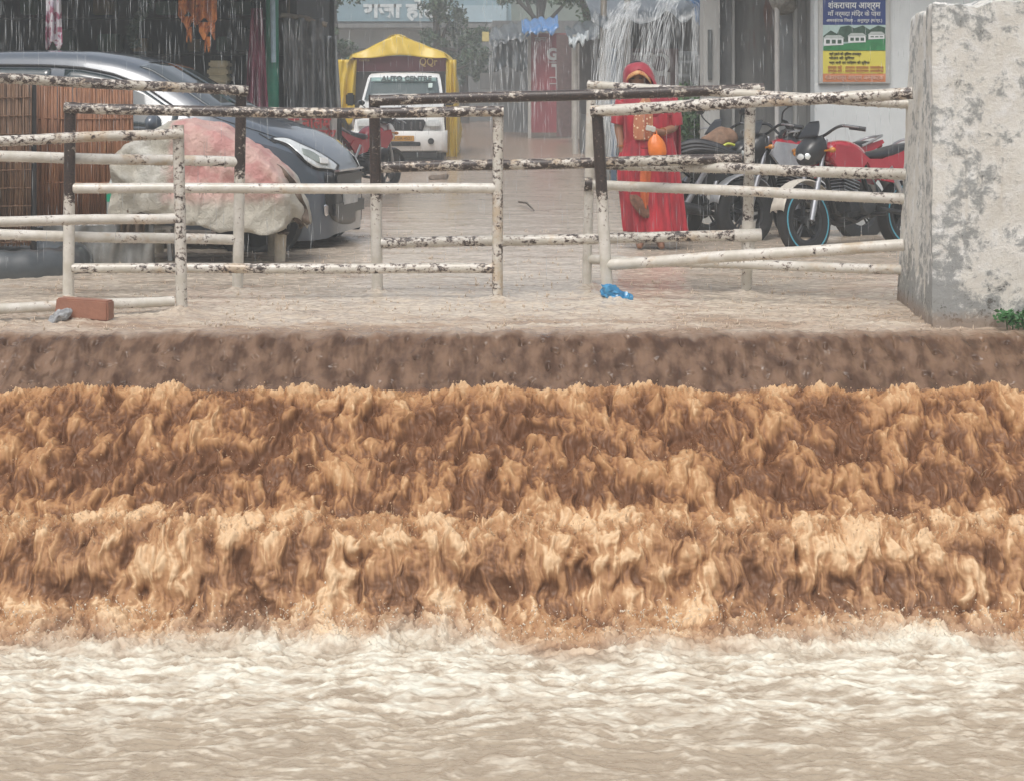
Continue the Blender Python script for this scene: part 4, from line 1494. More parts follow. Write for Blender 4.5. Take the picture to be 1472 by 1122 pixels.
lettering("शंकराचार्य आश्रम अमरकंटक", "strip_line", mat("print_pale_orange", (.72, .45, .33), .5), nbd, P(1228, 112, LD), .06, P(1270, 0, LD).x - P(1186, 0, LD).x, bold=.001)


# ------------------------------------------------------------------ motorcycles
REDP = mat("red_motorcycle_paint", (.42, .018, .035), .25, var=.08, coat=.8)
SILV = mat("silver_motorcycle_panel", (.50, .52, .54), .3, .3, var=.1, coat=.6)
TURQ = mat("turquoise_rim_tape", (.10, .42, .55), .4)
WHITEF = mat("cream_mudguard", (.58, .54, .46), .4, var=.15)


def loft(secs, n=16, p=2.6):
    """secs: (x, z, half width, half height) along a spine -> closed superellipse tube."""
    rows = []
    for (x, z, w, h) in secs:
        row = []
        for j in range(n):
            a = 2 * math.pi * j / n
            ca, sa = math.cos(a), math.sin(a)
            row.append(Vector((x, w * math.copysign(abs(ca) ** (2 / p), ca), z + h * math.copysign(abs(sa) ** (2 / p), sa))))
        rows.append(row)
    return rows


def motorcycle(label, loc, rz, body, side, tailm, fend=BLACKP, stripe=None, fairing=None, name="parked_motorcycle", group="motorcycles parked by the white building", mirrors=True, lean=6, tyre_stripe_front=True):
    t = thing(name, (0, 0, 0), label, "motorcycle", group)

    def add(nm, m, f, par=t, **k):
        mb = MB()
        f(mb)
        return mb.build(nm, m, par, world=False, **k)
    xf, xr, zr = .66, -.64, .30
    wheel(t, "front_wheel", (xf, 0, zr), .305, .095, GUNMETAL, 5, stripe, disc=True, tube=.36)
    wheel(t, "rear_wheel", (xr, 0, zr), .305, .115, GUNMETAL, 5, stripe, disc=True, tube=.38)
    hx, hz = .40, .98                                        # steering head top
    for s in (-1, 1):
        add("fork_leg", STEEL, lambda mb: (mb.tube([(xf, .085 * s, zr), (xf - .12, .085 * s, .62)], .026, 10), mb.tube([(xf - .12, .085 * s, .60), (hx, .085 * s, hz)], .02, 10)))
    # front mudguard
    def guard(mb):
        rows = []
        for k in range(13):
            a = R(15 + k * 10.5)
            rows.append([Vector((xf + .335 * math.cos(a), .075 * math.sin(b), zr + .335 * math.sin(a) + .018 * math.cos(b))) for b in [math.pi * (q / 8 - .5) for q in range(9)]])
        mb.grid(rows)
    add("front_mudguard", fend, guard, thick=.006)
    add("handlebar", BLACKP, lambda mb: mb.tube(smooth_path([(hx - .16, -.36, hz + .06), (hx - .05, -.22, hz + .10), (hx, -.06, hz + .03), (hx, .06, hz + .03), (hx - .05, .22, hz + .10), (hx - .16, .36, hz + .06)]), .013, 8))
    for s in (-1, 1):
        g = add("grip", SEATV, lambda mb: mb.tube([(hx - .10, .27 * s, hz + .085), (hx - .17, .385 * s, hz + .055)], .020, 10))
        add("lever", STEEL, lambda mb: mb.tube(smooth_path([(hx - .06, .24 * s, hz + .10), (hx + .0, .31 * s, hz + .095), (hx - .05, .41 * s, hz + .07)]), .008, 6), g)
        if mirrors:
            mr = add("mirror_stalk", BLACKP, lambda mb: mb.tube(smooth_path([(hx - .06, .22 * s, hz + .11), (hx - .02, .30 * s, hz + .20), (hx - .05, .36 * s, hz + .25)]), .007, 6))
            add("mirror", BLACKP, lambda mb: mb.ball((hx - .05, .37 * s, hz + .28), .065, 2, (.25, 1, .62)), mr)
            add("mirror_glass", CHROME, lambda mb: mb.ball((hx - .062, .37 * s, hz + .28), .055, 2, (.12, 1, .60)), mr)
    # headlamp cowl and lamp
    cw = add("headlamp_cowl", fairing or body, lambda mb: mb.grid(loft([(hx + .02, hz - .06, .11, .10), (hx + .10, hz - .09, .125, .125), (hx + .19, hz - .12, .10, .095), (hx + .24, hz - .15, .045, .05)]), closed=True, cap=True))
    add("headlamp", CLEAR, lambda mb: mb.ball((hx + .205, 0, hz - .14), .085, 2, (.5, 1, .62)), cw)
    add("windshield", BLACKP, lambda mb: mb.grid([[Vector((hx + .13 - .10 * j / 5, .11 * math.sin(R(q)) * (1 - .5 * (j / 5) ** 2), hz + .02 + .14 * j / 5 + .0 * q)) for q in range(-80, 81, 20)] for j in range(6)]), cw, thick=.005)
    for s in (-1, 1):
        add("indicator", mat("amber_lens", (.55, .22, .03), .2), lambda mb: (mb.tube([(hx + .06, .09 * s, hz - .10), (hx + .06, .17 * s, hz - .10)], .009, 6), mb.ball((hx + .06, .20 * s, hz - .10), .035, 2, (.8, 1, .7))))
    # tank, shrouds, seat, tail
    add("fuel_tank", body, lambda mb: mb.grid(loft([(.36, .86, .05, .05), (.31, .86, .115, .095), (.18, .865, .15, .12), (.03, .85, .145, .115), (-.10, .82, .10, .085), (-.16, .80, .06, .05)]), closed=True, cap=True), sub=1)
    for s in (-1, 1):
        add("tank_shroud", side, lambda mb: mb.prism([(.44, .82), (.36, .93), (.12, .90), (-.06, .80), (.06, .70), (.30, .66)], .135 * s, .165 * s, 'Y'), angle=20)
        add("side_panel", tailm, lambda mb: mb.prism([(-.05, .80), (-.16, .62), (-.42, .58), (-.60, .72), (-.52, .79)], .105 * s, .135 * s, 'Y'), angle=20)
        add("tail_panel", tailm, lambda mb: mb.prism([(-.30, .80), (-.34, .70), (-.62, .76), (-.90, .91), (-.88, .94), (-.58, .86)], .085 * s, .115 * s, 'Y'), angle=20)
    add("seat", SEATV, lambda mb: mb.grid(loft([(-.04, .83, .07, .02), (-.14, .825, .11, .045), (-.34, .825, .125, .05), (-.52, .865, .125, .055), (-.74, .895, .11, .05), (-.84, .905, .07, .03)]), closed=True, cap=True), sub=1)
    add("grab_rail", STEEL, lambda mb: mb.tube(smooth_path([(-.62, -.13, .88), (-.86, -.12, .97), (-.92, 0, .98), (-.86, .12, .97), (-.62, .13, .88)]), .012, 8))
    add("tail_lamp", mat("red_lens", (.35, .01, .01), .2), lambda mb: mb.ball((-.91, 0, .89), .06, 2, (.5, 1.1, .5)))
    add("rear_mudguard", BLACKP, lambda mb: mb.grid([[Vector((xr - .04 + .35 * math.cos(R(a)), .07 * math.sin(b), zr + .04 + .36 * math.sin(R(a)) + .018 * math.cos(b))) for b in [math.pi * (q / 6 - .5) for q in range(7)]] for a in range(60, 196, 9)]), thick=.006)
    # engine, frame, exhaust, stand
    eng = add("engine", GUNMETAL, lambda mb: (mb.box((.06, 0, .42), (.34, .24, .22), None, .04), mb.box((.13, 0, .60), (.17, .18, .24), Euler((0, R(-18), 0)), .02), mb.lathe([(.09, -.15), (.10, -.13), (.10, .13), (.09, .15)], (-.02, 0, .42), 'Y', 24)))
    add("cooling_fins", STEEL, lambda mb: [mb.box((.13 + .02 * (k - 3) * -.3, 0, .52 + .028 * k), (.20, .22, .008), Euler((0, R(-18), 0))) for k in range(7)], eng)
    add("frame", BLACKP, lambda mb: (mb.tube([(hx, 0, hz - .06), (.34, 0, .70), (.26, 0, .36), (.0, 0, .27), (-.24, 0, .34)], .022, 8), mb.tube([(hx - .02, 0, hz - .08), (-.1, 0, .74), (-.66, 0, .80)], .022, 8), mb.tube([(-.12, 0, .74), (-.24, 0, .34)], .022, 8)))
    for s in (-1, 1):
        add("swing_arm", GUNMETAL, lambda mb: mb.tube([(-.22, .10 * s, .36), (xr, .11 * s, zr)], .022, 8))
        add("shock_absorber", STEEL, lambda mb: mb.tube([(-.36, .13 * s, .72), (-.56, .13 * s, .36)], .028, 10))
        add("footpeg", BLACKP, lambda mb: mb.tube([(-.10, .10 * s, .32), (-.10, .27 * s, .32)], .016, 8))
    add("exhaust", CHROME if side is SILV else GUNMETAL, lambda mb: mb.tube(smooth_path([(.22, -.07, .55), (.28, -.10, .38), (.12, -.13, .26), (-.18, -.15, .27), (-.34, -.16, .32), (-.80, -.17, .42)]), [.02] * 24 + [.03, .045, .05, .05, .05, .05, .042], 12))
    t.location = loc
    t.rotation_euler = (R(lean), 0, rz)
    return t


motorcycle("black motorcycle nearest the woman in red, a brown bag and yellow strap on it", (2.06, 16.0, -.05), R(14), BLACKP, BLACKP, BLACKP, mirrors=False)
motorcycle("red and silver motorcycle between the black one and the one with turquoise wheel tape", (2.70, 16.0, -.05), R(207), REDP, SILV, REDP, fend=SILV, fairing=BLACKP, name="parked_motorcycle")
motorcycle("red motorcycle with turquoise wheel tape and cream mudguard, close to the stained pier", (2.99, 15.03, -.05), R(219), REDP, REDP, REDP, fend=WHITEF, stripe=TURQ, fairing=BLACKP, mirrors=False)
motorcycle("black motorcycle with round mirrors parked behind the red and silver one", (2.42, 16.9, -.05), R(212), BLACKP, BLACKP, BLACKP, fairing=BLACKP)
# bag and strap on the black bike
bg_ = mat("brown_cloth_bag", (.28, .17, .11), .8, var=.3)
mb = MB()
mb.ball((0, 0, 0), .13, 4, (1.2, .8, .7)).jitter(.045, 8, 3)
for v in mb.bm.verts:
    v.co += P(1034, 199, 15.75)
tb = mb.build("cloth_bag", bg_, angle=30)
tag(tb, "brown cloth bag resting on the black motorcycle beside the woman", "bag")
mb = MB()
mb.tube(smooth_path([P(1024, 206, 15.62), P(1036, 212, 15.60), P(1046, 207, 15.60), P(1056, 209, 15.62)]), .012, 8)
mb.build("strap", mat("yellow_green_strap", (.55, .60, .08), .5), tb)
mb = MB()
for k in range(3):
    pts = smooth_path([P(975 + k * 2, 210 + k * 5, 15.5), P(1000, 205 + k * 5, 15.5), P(1030, 211 + k * 3, 15.5), P(1058, 222 + k * 2, 15.5)])
    mb.tube(pts, [.02 + .018 * math.sin(math.pi * i / (len(pts) - 1)) for i in range(len(pts))], 8)
tag(mb.build("rain_cover", SEATV), "crumpled black rain cover lying over the black motorcycle's seat", "cover")

# greenery behind the woman and at the pier's foot
def leaf_mat(name, a, b):
    m, nb = newmat(name, .5)
    i = nb.node("ShaderNodeNewGeometry")
    k = nb.mix(i.outputs["Random Per Island"], a, b)
    nb.put(nb.bsdf.inputs["Base Color"], k)
    nb.bsdf.inputs["Subsurface Weight"].default_value = 0.0
    return m


LEAF1 = leaf_mat("green_leaf", (.035, .085, .03), (.09, .16, .06))
LEAF2 = leaf_mat("dusky_tree_leaf", (.020, .055, .030), (.075, .12, .06))


def leafball(mb, c, r, n, ls, rr, flat_=1.0):
    for k in range(n):
        a = Vector((rr.gauss(0, 1), rr.gauss(0, 1), rr.gauss(0, 1) * flat_)).normalized() * r * rr.random() ** .45
        p = Vector(c) + a
        u = Vector((rr.uniform(-1, 1), rr.uniform(-1, 1), rr.uniform(-1, .6))).normalized() * ls * rr.uniform(.6, 1.2)
        w = u.cross(Vector((rr.uniform(-1, 1), rr.uniform(-1, 1), rr.uniform(-1, 1)))).normalized() * ls * .42
        mb.face([p - u, p + w, p + u, p - w])


rr = random.Random(12)
bs = thing("green_bush", P(990, 330, 19), "green bush behind the woman's shoulder, left of the black motorcycle", "bush")
mb = MB()
for k in range(10):
    leafball(mb, P(990 + rr.uniform(-14, 22), rr.uniform(135, 225), 19 + rr.uniform(-.3, .3)), .22, 90, .05, rr)
mb.build("foliage", LEAF1, bs, smooth=False)
mb = MB()
for k in range(4):
    mb.tube([P(990 + k * 3, 330, 19), P(984 + k * 8, 250, 19), P(978 + k * 12, 160, 19)], [.02, .015, .008], 6)
mb.build("stems", WOODP, bs)
pl = thing("small_plant", P(1465, 470, 9.58), "small green weed growing at the foot of the wall, far right edge", "plant")
mb = MB()
for k in range(9):
    leafball(mb, P(1440 + k * 6 + rr.uniform(-3, 3), 460 + rr.uniform(-8, 6), 9.55 + rr.uniform(-.03, .02)), .04, 26, .022, rr)
mb.build("foliage", leaf_mat("fresh_weed_leaf", (.03, .11, .03), (.08, .22, .07)), pl, smooth=False)
mb = MB()
for k in range(5):
    mb.tube([P(1448 + k * 8, 474, 9.56), P(1446 + k * 9, 458, 9.55)], .004, 5)
mb.build("stems", LEAF1, pl)
# ------------------------------------------------------------------ the pickup with its yellow cover
tr = thing("pickup_truck", (P(575, 0, 32.6).x, 33.5, .10), "white pickup with a yellow tarpaulin over its maroon load body, facing the viewer", "pickup")
DP = 32.6


def pz(v, d=DP):
    return P(0, v, d).z


def pxx(u, d=DP):
    return P(u, 0, d).x


cxm = pxx(574)
rows = []
# cab and bonnet as one loft from bumper line up and back: (y, z, half width)
secs = [(32.55, pz(214), .80), (32.50, pz(200), .85), (32.50, pz(184), .855), (32.55, pz(163), .82), (32.75, pz(158), .81), (33.35, pz(149, 33.3), .80), (33.45, pz(147, 33.4), .80),
        (33.95, pz(112, 33.9), .715), (34.05, pz(107, 34), .69), (34.25, pz(104.5, 34.2), .66), (35.0, pz(104.5, 34.2), .66)]
for (y, z, w) in secs:
    rows.append([Vector((cxm + w * q, y + .10 * (abs(q) ** 3), z - (.02 * abs(q) ** 4))) for q in (-1, -.97, -.85, -.6, -.3, 0, .3, .6, .85, .97, 1)])
low = [Vector((p.x, 35.0, pz(214))) for p in rows[-1]]
rows.append(low)
mb = MB()
mb.grid(rows)
for side_ in (0, -1):
    mb.face([r[side_] for r in rows][::(1 if side_ else -1)])
cab = mb.build("cab", WHITEP, tr, angle=40)
WSG = mat("pickup_windscreen", (.05, .075, .075), .08, var=.1, coat=.6)


def on_ws(u, f, off=.03):
    y = 33.45 + (33.95 - 33.45) * f - off
    z = pz(147, 33.4) + (pz(112, 33.9) - pz(147, 33.4)) * f + off * .5
    return Vector((cxm + u, y, z))


mb = MB()
mb.grid([[on_ws(q * (.74 - .09 * f), f) + Vector((0, .08 * abs(q) ** 3, 0)) for q in (-1, -.8, -.4, 0, .4, .8, 1)] for f in (.06, .35, .65, .97)])
ws = mb.build("windscreen", WSG, tr, thick=.01)
mb = MB()
mb.grid([[on_ws(q * (.70 - .075 * f), f, .045) + Vector((0, .075 * abs(q) ** 3, 0)) for q in (-1, -.8, -.4, 0, .4, .8, 1)] for f in (.80, .96)])
mb.build("sun_strip", mat("pale_green_film", (.28, .42, .40), .3), ws, thick=.006)
DKT = mat("dark_print", (.03, .05, .05), .5)
lettering("AUTO CENTRE", "windscreen_lettering", DKT, ws, on_ws(.06, .88, .075), .17, .98, rot=(45, 0, 0), bold=.006, depth=.006)
mb = MB()
mb.box(on_ws(.53, .62, .05), (.08, .02, .12), Euler((R(-40), 0, 0)), .005)
mb.build("permit_sticker", mat("sticker_pale", (.45, .55, .52), .4), ws)
for s in (-1, 1):
    mb = MB()
    mb.tube([(cxm + .20 * s, 33.36, pz(146.5, 33.3)), (cxm + .20 * s - .35, 33.47, pz(140, 33.4))], .008, 6)
    mb.build("wiper", BLACKP, ws)
mb = MB()
mb.prism([(cxm - .46, pz(172)), (cxm + .46, pz(172)), (cxm + .50, pz(176)), (cxm + .44, pz(189)), (cxm + .36, pz(192)), (cxm - .36, pz(192)), (cxm - .44, pz(189)), (cxm - .50, pz(176))], 32.44, 32.6, 'Y')
gr = mb.build("grille", BLACKP, tr)
for k in range(-2, 3):
    mb = MB()
    mb.box((cxm + .07 + k * .165, 32.43, pz(181)), (.045, .04, .15), None, .012)
    mb.build("chrome_bar", CHROME, gr)
for s in (-1, 1):
    mb = MB()
    mb.box((cxm + s * .645, 32.52, pz(178)), (.27, .14, .145), None, .03)
    mb.build("headlight", CLEAR, tr)
    mb = MB()
    mb.box((cxm + s * .60, 32.485, pz(206)), (.01, .02, .01))
    mb.lathe([(.055, 0), (.06, .05)], (cxm + s * .60, 32.40, pz(203)), 'Y', 20)
    mb.build("fog_lamp", BLACKP, tr)
mb = MB()
rows = []
for f in np.linspace(-1, 1, 17):
    y0 = 32.40 + .16 * abs(f) ** 3
    rows.append([Vector((cxm + .90 * f, y0 + dy, z)) for dy, z in ((.16, pz(188)), (.03, pz(189)), (0, pz(195)), (0, pz(208)), (.04, pz(216)), (.18, pz(219)))])
mb.grid(rows)
bmp = mb.build("bumper", WHITEP, tr, thick=.02)
mb = MB()
mb.box((cxm + .06, 32.375, pz(199)), (.46, .02, .10), None, .004)
pl_ = mb.build("number_plate", mat("orange_number_plate", (.52, .27, .05), .5, var=.1), bmp)
lettering("18 GA 4521", "plate_number", mat("plate_print", (.10, .05, .02), .5), pl_, (cxm + .06, 32.362, pz(199)), .08, .36, depth=.002)
mb = MB()
mb.box((cxm + .10, 32.385, pz(207)), (.62, .02, .075), None, .01)
mb.build("air_intake", BLACKP, bmp)
mb = MB()
mb.box((cxm, 32.75, pz(223)), (1.45, .5, .13), None, .03)
mb.build("under_guard", BLACKP, tr)
for s in (-1, 1):
    wheel(tr, "wheel", (s * .70 - tr.location.x + cxm, -.45, .20), .33, .22, GUNMETAL, 6, axis='X')
    wheel(tr, "wheel", (s * .70 - tr.location.x + cxm, 2.6, .20), .33, .22, GUNMETAL, 6, axis='X')
    mb = MB()
    mb.box((cxm + s * (.98 if s < 0 else .93), 33.25, pz(143)), (.17, .06, .24), None, .03)
    mb.tube([(cxm + s * .80, 33.4, pz(152, 33.3)), (cxm + s * .95, 33.27, pz(149))], .016, 8)
    mb.build("wing_mirror", BLACKP, tr)
MRN = mat("maroon_body_paint", (.15, .035, .045), .45, var=.15, scale=4)
h0, h1 = pxx(508, 35.1), pxx(641, 35.1)
mb = MB()
mb.b2((h0, 35.10, pz(103, 35.1)), (h1, 35.18, pz(81, 35.1)), .01)
hd = mb.build("headboard", MRN, tr)
mb = MB()
mb.b2((h0 + .02, 35.12, pz(200, 35.1)), (h1 - .02, 35.2, pz(103.5, 35.1)), .005)
mb.build("cab_guard", mat("dark_body_panel", (.045, .04, .04), .6), tr)
mb = MB()
mb.b2((h0, 35.2, pz(212, 35.1)), (h1, 37.8, pz(150, 35.1)), .02)
mb.build("load_body", MRN, tr)
GOLD = mat("gold_sign_paint", (.60, .42, .16), .5)
lettering("QQr", "painted_mark", GOLD, hd, (pxx(616, 35.1), 35.085, pz(89.5, 35.1)), .22, .36, depth=.002, bold=.004)
lettering("nama", "painted_mark", GOLD, hd, (pxx(524, 35.1), 35.085, pz(86.5, 35.1)), .09, .20, depth=.002)
# the tarpaulin: a ridge tent with hanging sides
YT = mat("yellow_tarpaulin", (.62, .43, .035), .42, var=.10, scale=2.2, bump=.25, bscale=9, coat=.15)
rows = []
prof = [(493, 192), (484, 168), (489, 140), (497, 110), (500, 92), (506, 80), (530, 70), (553, 58), (570, 50), (590, 58), (615, 68), (638, 77), (647, 88), (650, 110), (653, 150), (655, 200), (648, 238)]
prof = smooth_path([(u, 0, v) for u, v in prof], 4)
for k, y in enumerate(np.linspace(35.02, 37.9, 15)):
    row = []
    for i, p in enumerate(prof):
        q = P(p.x, p.z, 35.1)
        hang = max(0, (p.z - 85) / 120)
        sgn_ = -1 if p.x < 572 else 1
        q.x += sgn_ * (.05 * math.sin(k * 1.9 + i * .6) * hang + .02 * math.sin(i * 1.3 + k))
        q.z += -.02 * math.sin(k * 2.2) * (1 - min(1, hang * 3)) + (.10 * math.sin(k * 1.3) * (hang > .8))
        q.y = y
        row.append(q)
    rows.append(row)
mb = MB()
mb.grid(rows)
tp = mb.build("tarpaulin", YT, tr, angle=0, thick=.012)
cloth_panel('side_flap', YT, tp, 484, 513, 86, 172, 34.98, 2, .06, -4, 1, 8, 1)
cloth_panel('side_flap', YT, tp, 641, 656, 86, 238, 34.98, 2, .05, 1, 1, 6, 2)
# its gable, pulled in folds over the headboard
rows = []
for i in range(41):
    f = i / 40
    u = 500 + 145 * f
    vt_ = float(np.interp(u, [500, 506, 530, 553, 570, 590, 615, 638, 645], [92, 80, 70, 58, 50, 58, 68, 77, 86]))
    vb_ = 82 + 2.2 * math.sin(f * 9)
    row = []
    for j in range(9):
        g = j / 8
        v = vt_ + (max(vb_, vt_ + 1) - vt_) * g
        q = P(u, v, 35.02)
        apex = math.exp(-((f - .49) / .03) ** 2) + .8 * math.exp(-((f - .36 - .10 * g) / .03) ** 2) + .8 * math.exp(-((f - .62 + .10 * (1 - g)) / .03) ** 2)
        q.y -= .02 + .10 * g + .05 * apex + .02 * math.sin(f * 23 + g)
        row.append(q)
    rows.append(row)
mb = MB()
mb.grid(rows)
mb.build("gable_flap", YT, tp, angle=0, thick=.01)

motorcycle("small red motorcycle in front of the white pickup, beyond the grey car's nose", (P(520, 0, 24.6).x, 24.6, -.05), R(62), REDP, REDP, REDP, fend=BLACKP, fairing=WHITEP, name="parked_motorcycle", group=None, mirrors=True)

# ------------------------------------------------------------------ stalls on the right side of the street
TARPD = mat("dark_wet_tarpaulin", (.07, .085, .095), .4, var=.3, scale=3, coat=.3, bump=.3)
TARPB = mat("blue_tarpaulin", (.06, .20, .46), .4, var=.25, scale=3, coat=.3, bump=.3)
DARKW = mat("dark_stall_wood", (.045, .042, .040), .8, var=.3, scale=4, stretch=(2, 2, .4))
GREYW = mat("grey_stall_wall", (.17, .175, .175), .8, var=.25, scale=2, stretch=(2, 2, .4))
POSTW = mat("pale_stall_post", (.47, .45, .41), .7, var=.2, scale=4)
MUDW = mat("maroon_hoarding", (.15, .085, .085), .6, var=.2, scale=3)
PALE = mat("faded_print_white", (.50, .50, .49), .6, var=.1)


def awning(name, m, par, pa, pb, depth, drop, sagn=3, thick=.015, seed=0):
    """Tarpaulin roof between two front-corner points, going back by depth and rising by drop."""
    rows = []
    n = 26
    for i in range(n + 1):
        f = i / n
        row = []
        for j in range(9):
            g = j / 8
            p = pa.lerp(pb, f) + Vector((0, depth * g, drop * g))
            p.z += -.09 * abs(math.sin(f * math.pi * sagn)) * (1 - .3 * g) + .03 * math.sin(f * 29 + seed + g * 4)
            if j == 0:
                p.z -= .10 + .05 * math.sin(f * 17 + seed)
            row.append(p)
        rows.append(row)
    mb = MB()
    mb.grid(rows)
    return mb.build(name, m, par, angle=0, thick=thick)


# stall S1: right behind the woman
D1 = 27.0
s1 = thing("market_stall", P(925, 262, D1), "dark roadside stall behind the woman in red, water pouring off its tarpaulin roof", "stall", "stalls along the right of the street")
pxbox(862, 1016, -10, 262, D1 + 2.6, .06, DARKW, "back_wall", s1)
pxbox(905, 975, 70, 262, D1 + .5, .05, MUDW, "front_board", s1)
pxbox(878, 886, 70, 262, D1 + .1, .06, mat("blue_painted_jamb", (.07, .13, .22), .6, var=.2), "jamb", s1)
pxbox(860, 876, 84, 262, D1 + .2, .05, mat("pale_jamb", (.34, .35, .34), .7, var=.2), "jamb", s1)
for u in (866, 900, 1008):
    mb = MB()
    mb.tube([P(u, 264, D1), P(u + 2, -12, D1)], .05, 10)
    mb.build("post", WOODP, s1)
awning("roof", TARPD, s1, P(850, 22, D1 - .6), P(1012, 6, D1 - .6), 3.6, .55, 3)
lettering("TO", "board_lettering", PALE, s1, P(926, 86, D1 + .48), .26, .36, bold=.01)
mb = MB()
c = P(948, 92, D1 + .49)
mb.lathe([(.17, -.004), (.17, .004), (.12, .006), (.12, -.006)], (0, 0, 0), 'Y', 28, False)
for v in mb.bm.verts:
    v.co += c
mb.build("round_emblem", PALE, s1, smooth=False)
lettering("TI", "board_lettering", PALE, s1, P(948, 117, D1 + .48), .34, .34, bold=.012)
mb = MB()
rows = []
for i in range(60):
    x = i / 59
    rows.append([P(975 + 28 * x, 74 + 46 * j / 12, D1 - .05 + .02 * math.sin(j * math.pi)) for j in range(13)])
for r_ in rows:
    for j, p in enumerate(r_):
        p.y += .03 * math.sin(j * 2.4)
mb.grid(rows)
mb.build("corrugated_sheet", TIN, s1, thick=.006, angle=0)
mb = MB()
mb.ball(P(1004, 103, D1 - .2), .16, 3, (.8, .7, 1.5)).jitter(.03, 5)
tag(mb.build("hanging_sack", BLACKP), "black sack hanging by the corrugated sheet near the white building", "sack")
# blue tarp corner at the white building
bt_ = thing("tarpaulin_awning", P(1005, 10, 19.5), "bright blue tarpaulin corner at the white building's edge", "tarpaulin")
awning("sheet", TARPB, bt_, P(1000, 10, 19.4), P(1013, 2, 19.4), 1.6, .25, 1)
mb = MB()
mb.tube([P(1010, 322, 19.5), P(1011, 4, 19.5)], .03, 8)
mb.build("pole", WOODP, bt_)

# stall S2: blue ridge tarp and red hoarding
D2 = 45.0
z2 = street_z(D2)
v2 = VH + (CAMZ - z2) * F / D2
s2 = thing("market_stall", P(790, v2, D2), "far stall under a blue ridge tarpaulin with a red hoarding at its side", "stall", "stalls along the right of the street")
pxbox(708, 860, 30, v2 + 3, D2 + 3, .06, GREYW, "back_wall", s2)
pxbox(822, 833, 58, v2 + 3, D2 - 3.6, .2, POSTW, "post", s2)
pxbox(759, 763.5, 50, v2 + 3, D2 - .9, .12, POSTW, "post", s2)
hg = pxbox(763.5, 818, 48, v2 - 6, D2 - .9, .06, mat("red_hoarding", (.27, .045, .06), .5, var=.15, scale=3), "hoarding", s2)
pxbox(800, 822, 50, v2, D2 - 3.4, .08, mat("brown_hoarding", (.16, .10, .095), .6, var=.2), "side_board", s2)
lettering("GO", "hoarding_lettering", PALE, hg, P(803, 79, D2 - .93), .40, .60, bold=.02)
lettering("TI", "hoarding_lettering", PALE, hg, P(803, 104, D2 - .93), .50, .36, bold=.02)
lettering("स्वागत", "hoarding_lettering", PALE, hg, P(777, 57, D2 - .93), .16, .30)
for vv in (89, 111, 120):
    pxbox(790, 817, vv, vv + 1.2, D2 - .925, .02, PALE, "rule_line", hg, 0)
awning("ridge_tarp", TARPB, s2, P(750, 41, D2 - 1.4), P(803, 36, D2 - 1.4), 1.2, .30, 2)
awning("roof", TARPD, s2, P(704, 58, D2 - 1.6), P(760, 44, D2 - 1.6), 4, .5, 2)
cloth_panel("front_curtain", TARPD, s2, 708, 758, 56, 100, D2 - 1.4, 4, .08, 0, 1, 4, 1)
pxbox(690, 740, 105, 128, D2 + .5, .5, GREYW, "counter", s2)
mb = MB()
mb.b2(P(693, 60, D2 - 1.5), P(703, 46, D2 - 1.5) + Vector((0, .06, 0)), .01)
tag(mb.build("small_sign", mat("pale_yellow_sign", (.60, .50, .20), .6)), "small pale yellow sign hanging left of the far blue tarpaulin stall", "sign")
# stall S3 between, nearer: brown awning left of the woman
D3 = 36.0
s3 = thing("market_stall", P(850, 230, D3), "stall with a torn pale tarpaulin edge just left of the woman's head", "stall", "stalls along the right of the street")
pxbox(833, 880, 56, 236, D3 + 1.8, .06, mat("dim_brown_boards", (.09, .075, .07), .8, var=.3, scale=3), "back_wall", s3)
for u in (827, 878):
    mb = MB()
    mb.tube([P(u, 236, D3), P(u, 50, D3)], .06, 10)
    mb.build("post", POSTW, s3)
awning("roof", TARPD, s3, P(818, 58, D3 - .8), P(886, 34, D3 - .8), 3, .4, 3, seed=2)
awning("torn_edge", mat("pale_torn_tarpaulin", (.48, .52, .53), .5, var=.2, scale=5), s3, P(818, 57, D3 - .86), P(846, 47, D3 - .86), .3, .06, 2, seed=3)
pxbox(836, 876, 165, 236, D3 + .2, .8, GREYW, "counter", s3)

# ------------------------------------------------------------------ far side of the street, trees, hotel with its banner
D4 = 66.0
z4 = street_z(D4)
ht = thing("distant_hotel", (P(600, 0, D4).x, D4, z4), "distant pale building with a long blue Hindi hotel banner, half lost in rain", "building")
a, b = P(455, 0, D4), P(735, 0, D4)
mb = MB()
mb.b2((a.x, D4, z4 - .2), (b.x, D4 + 6, 7.5), .02)
mb.build("wall", mat("pale_far_wall", (.33, .36, .37), .8, var=.15, scale=.7), ht)
bn_ = pxbox(478, 735, -8, 31, D4 - .25, .12, mat("hazed_blue_banner", (.20, .31, .36), .5, var=.15, scale=1), "banner", ht)  # blue greyed in the colour itself to stand for distance haze
lettering("राजा होटल", "banner_lettering", mat("banner_white", (.62, .66, .66), .5), bn_, P(585, 16.5, D4 - .28), .75, 3.3, bold=.03)
mb = MB()
for k in range(2):
    pass
pxbox(655, 728, 8, 32, D4 - .5, .2, mat("pale_blue_sign", (.34, .45, .50), .5, var=.1, scale=2), "side_sign", ht)
for u in (500, 560, 680):
    pxbox(u, u + 26, 70, 118, D4 - .1, .2, mat("dark_far_opening", (.07, .075, .08), .8), "doorway", ht)
pxbox(470, 735, 34, 40, D4 - 1.6, 1.7, GREYW, "canopy", ht)
pxbox(650, 735, 60, v2, 58, .2, GREYW, "shutter_wall", ht)

BARK = mat("wet_bark", (.07, .058, .05), .8, var=.3, scale=6, bump=.5)


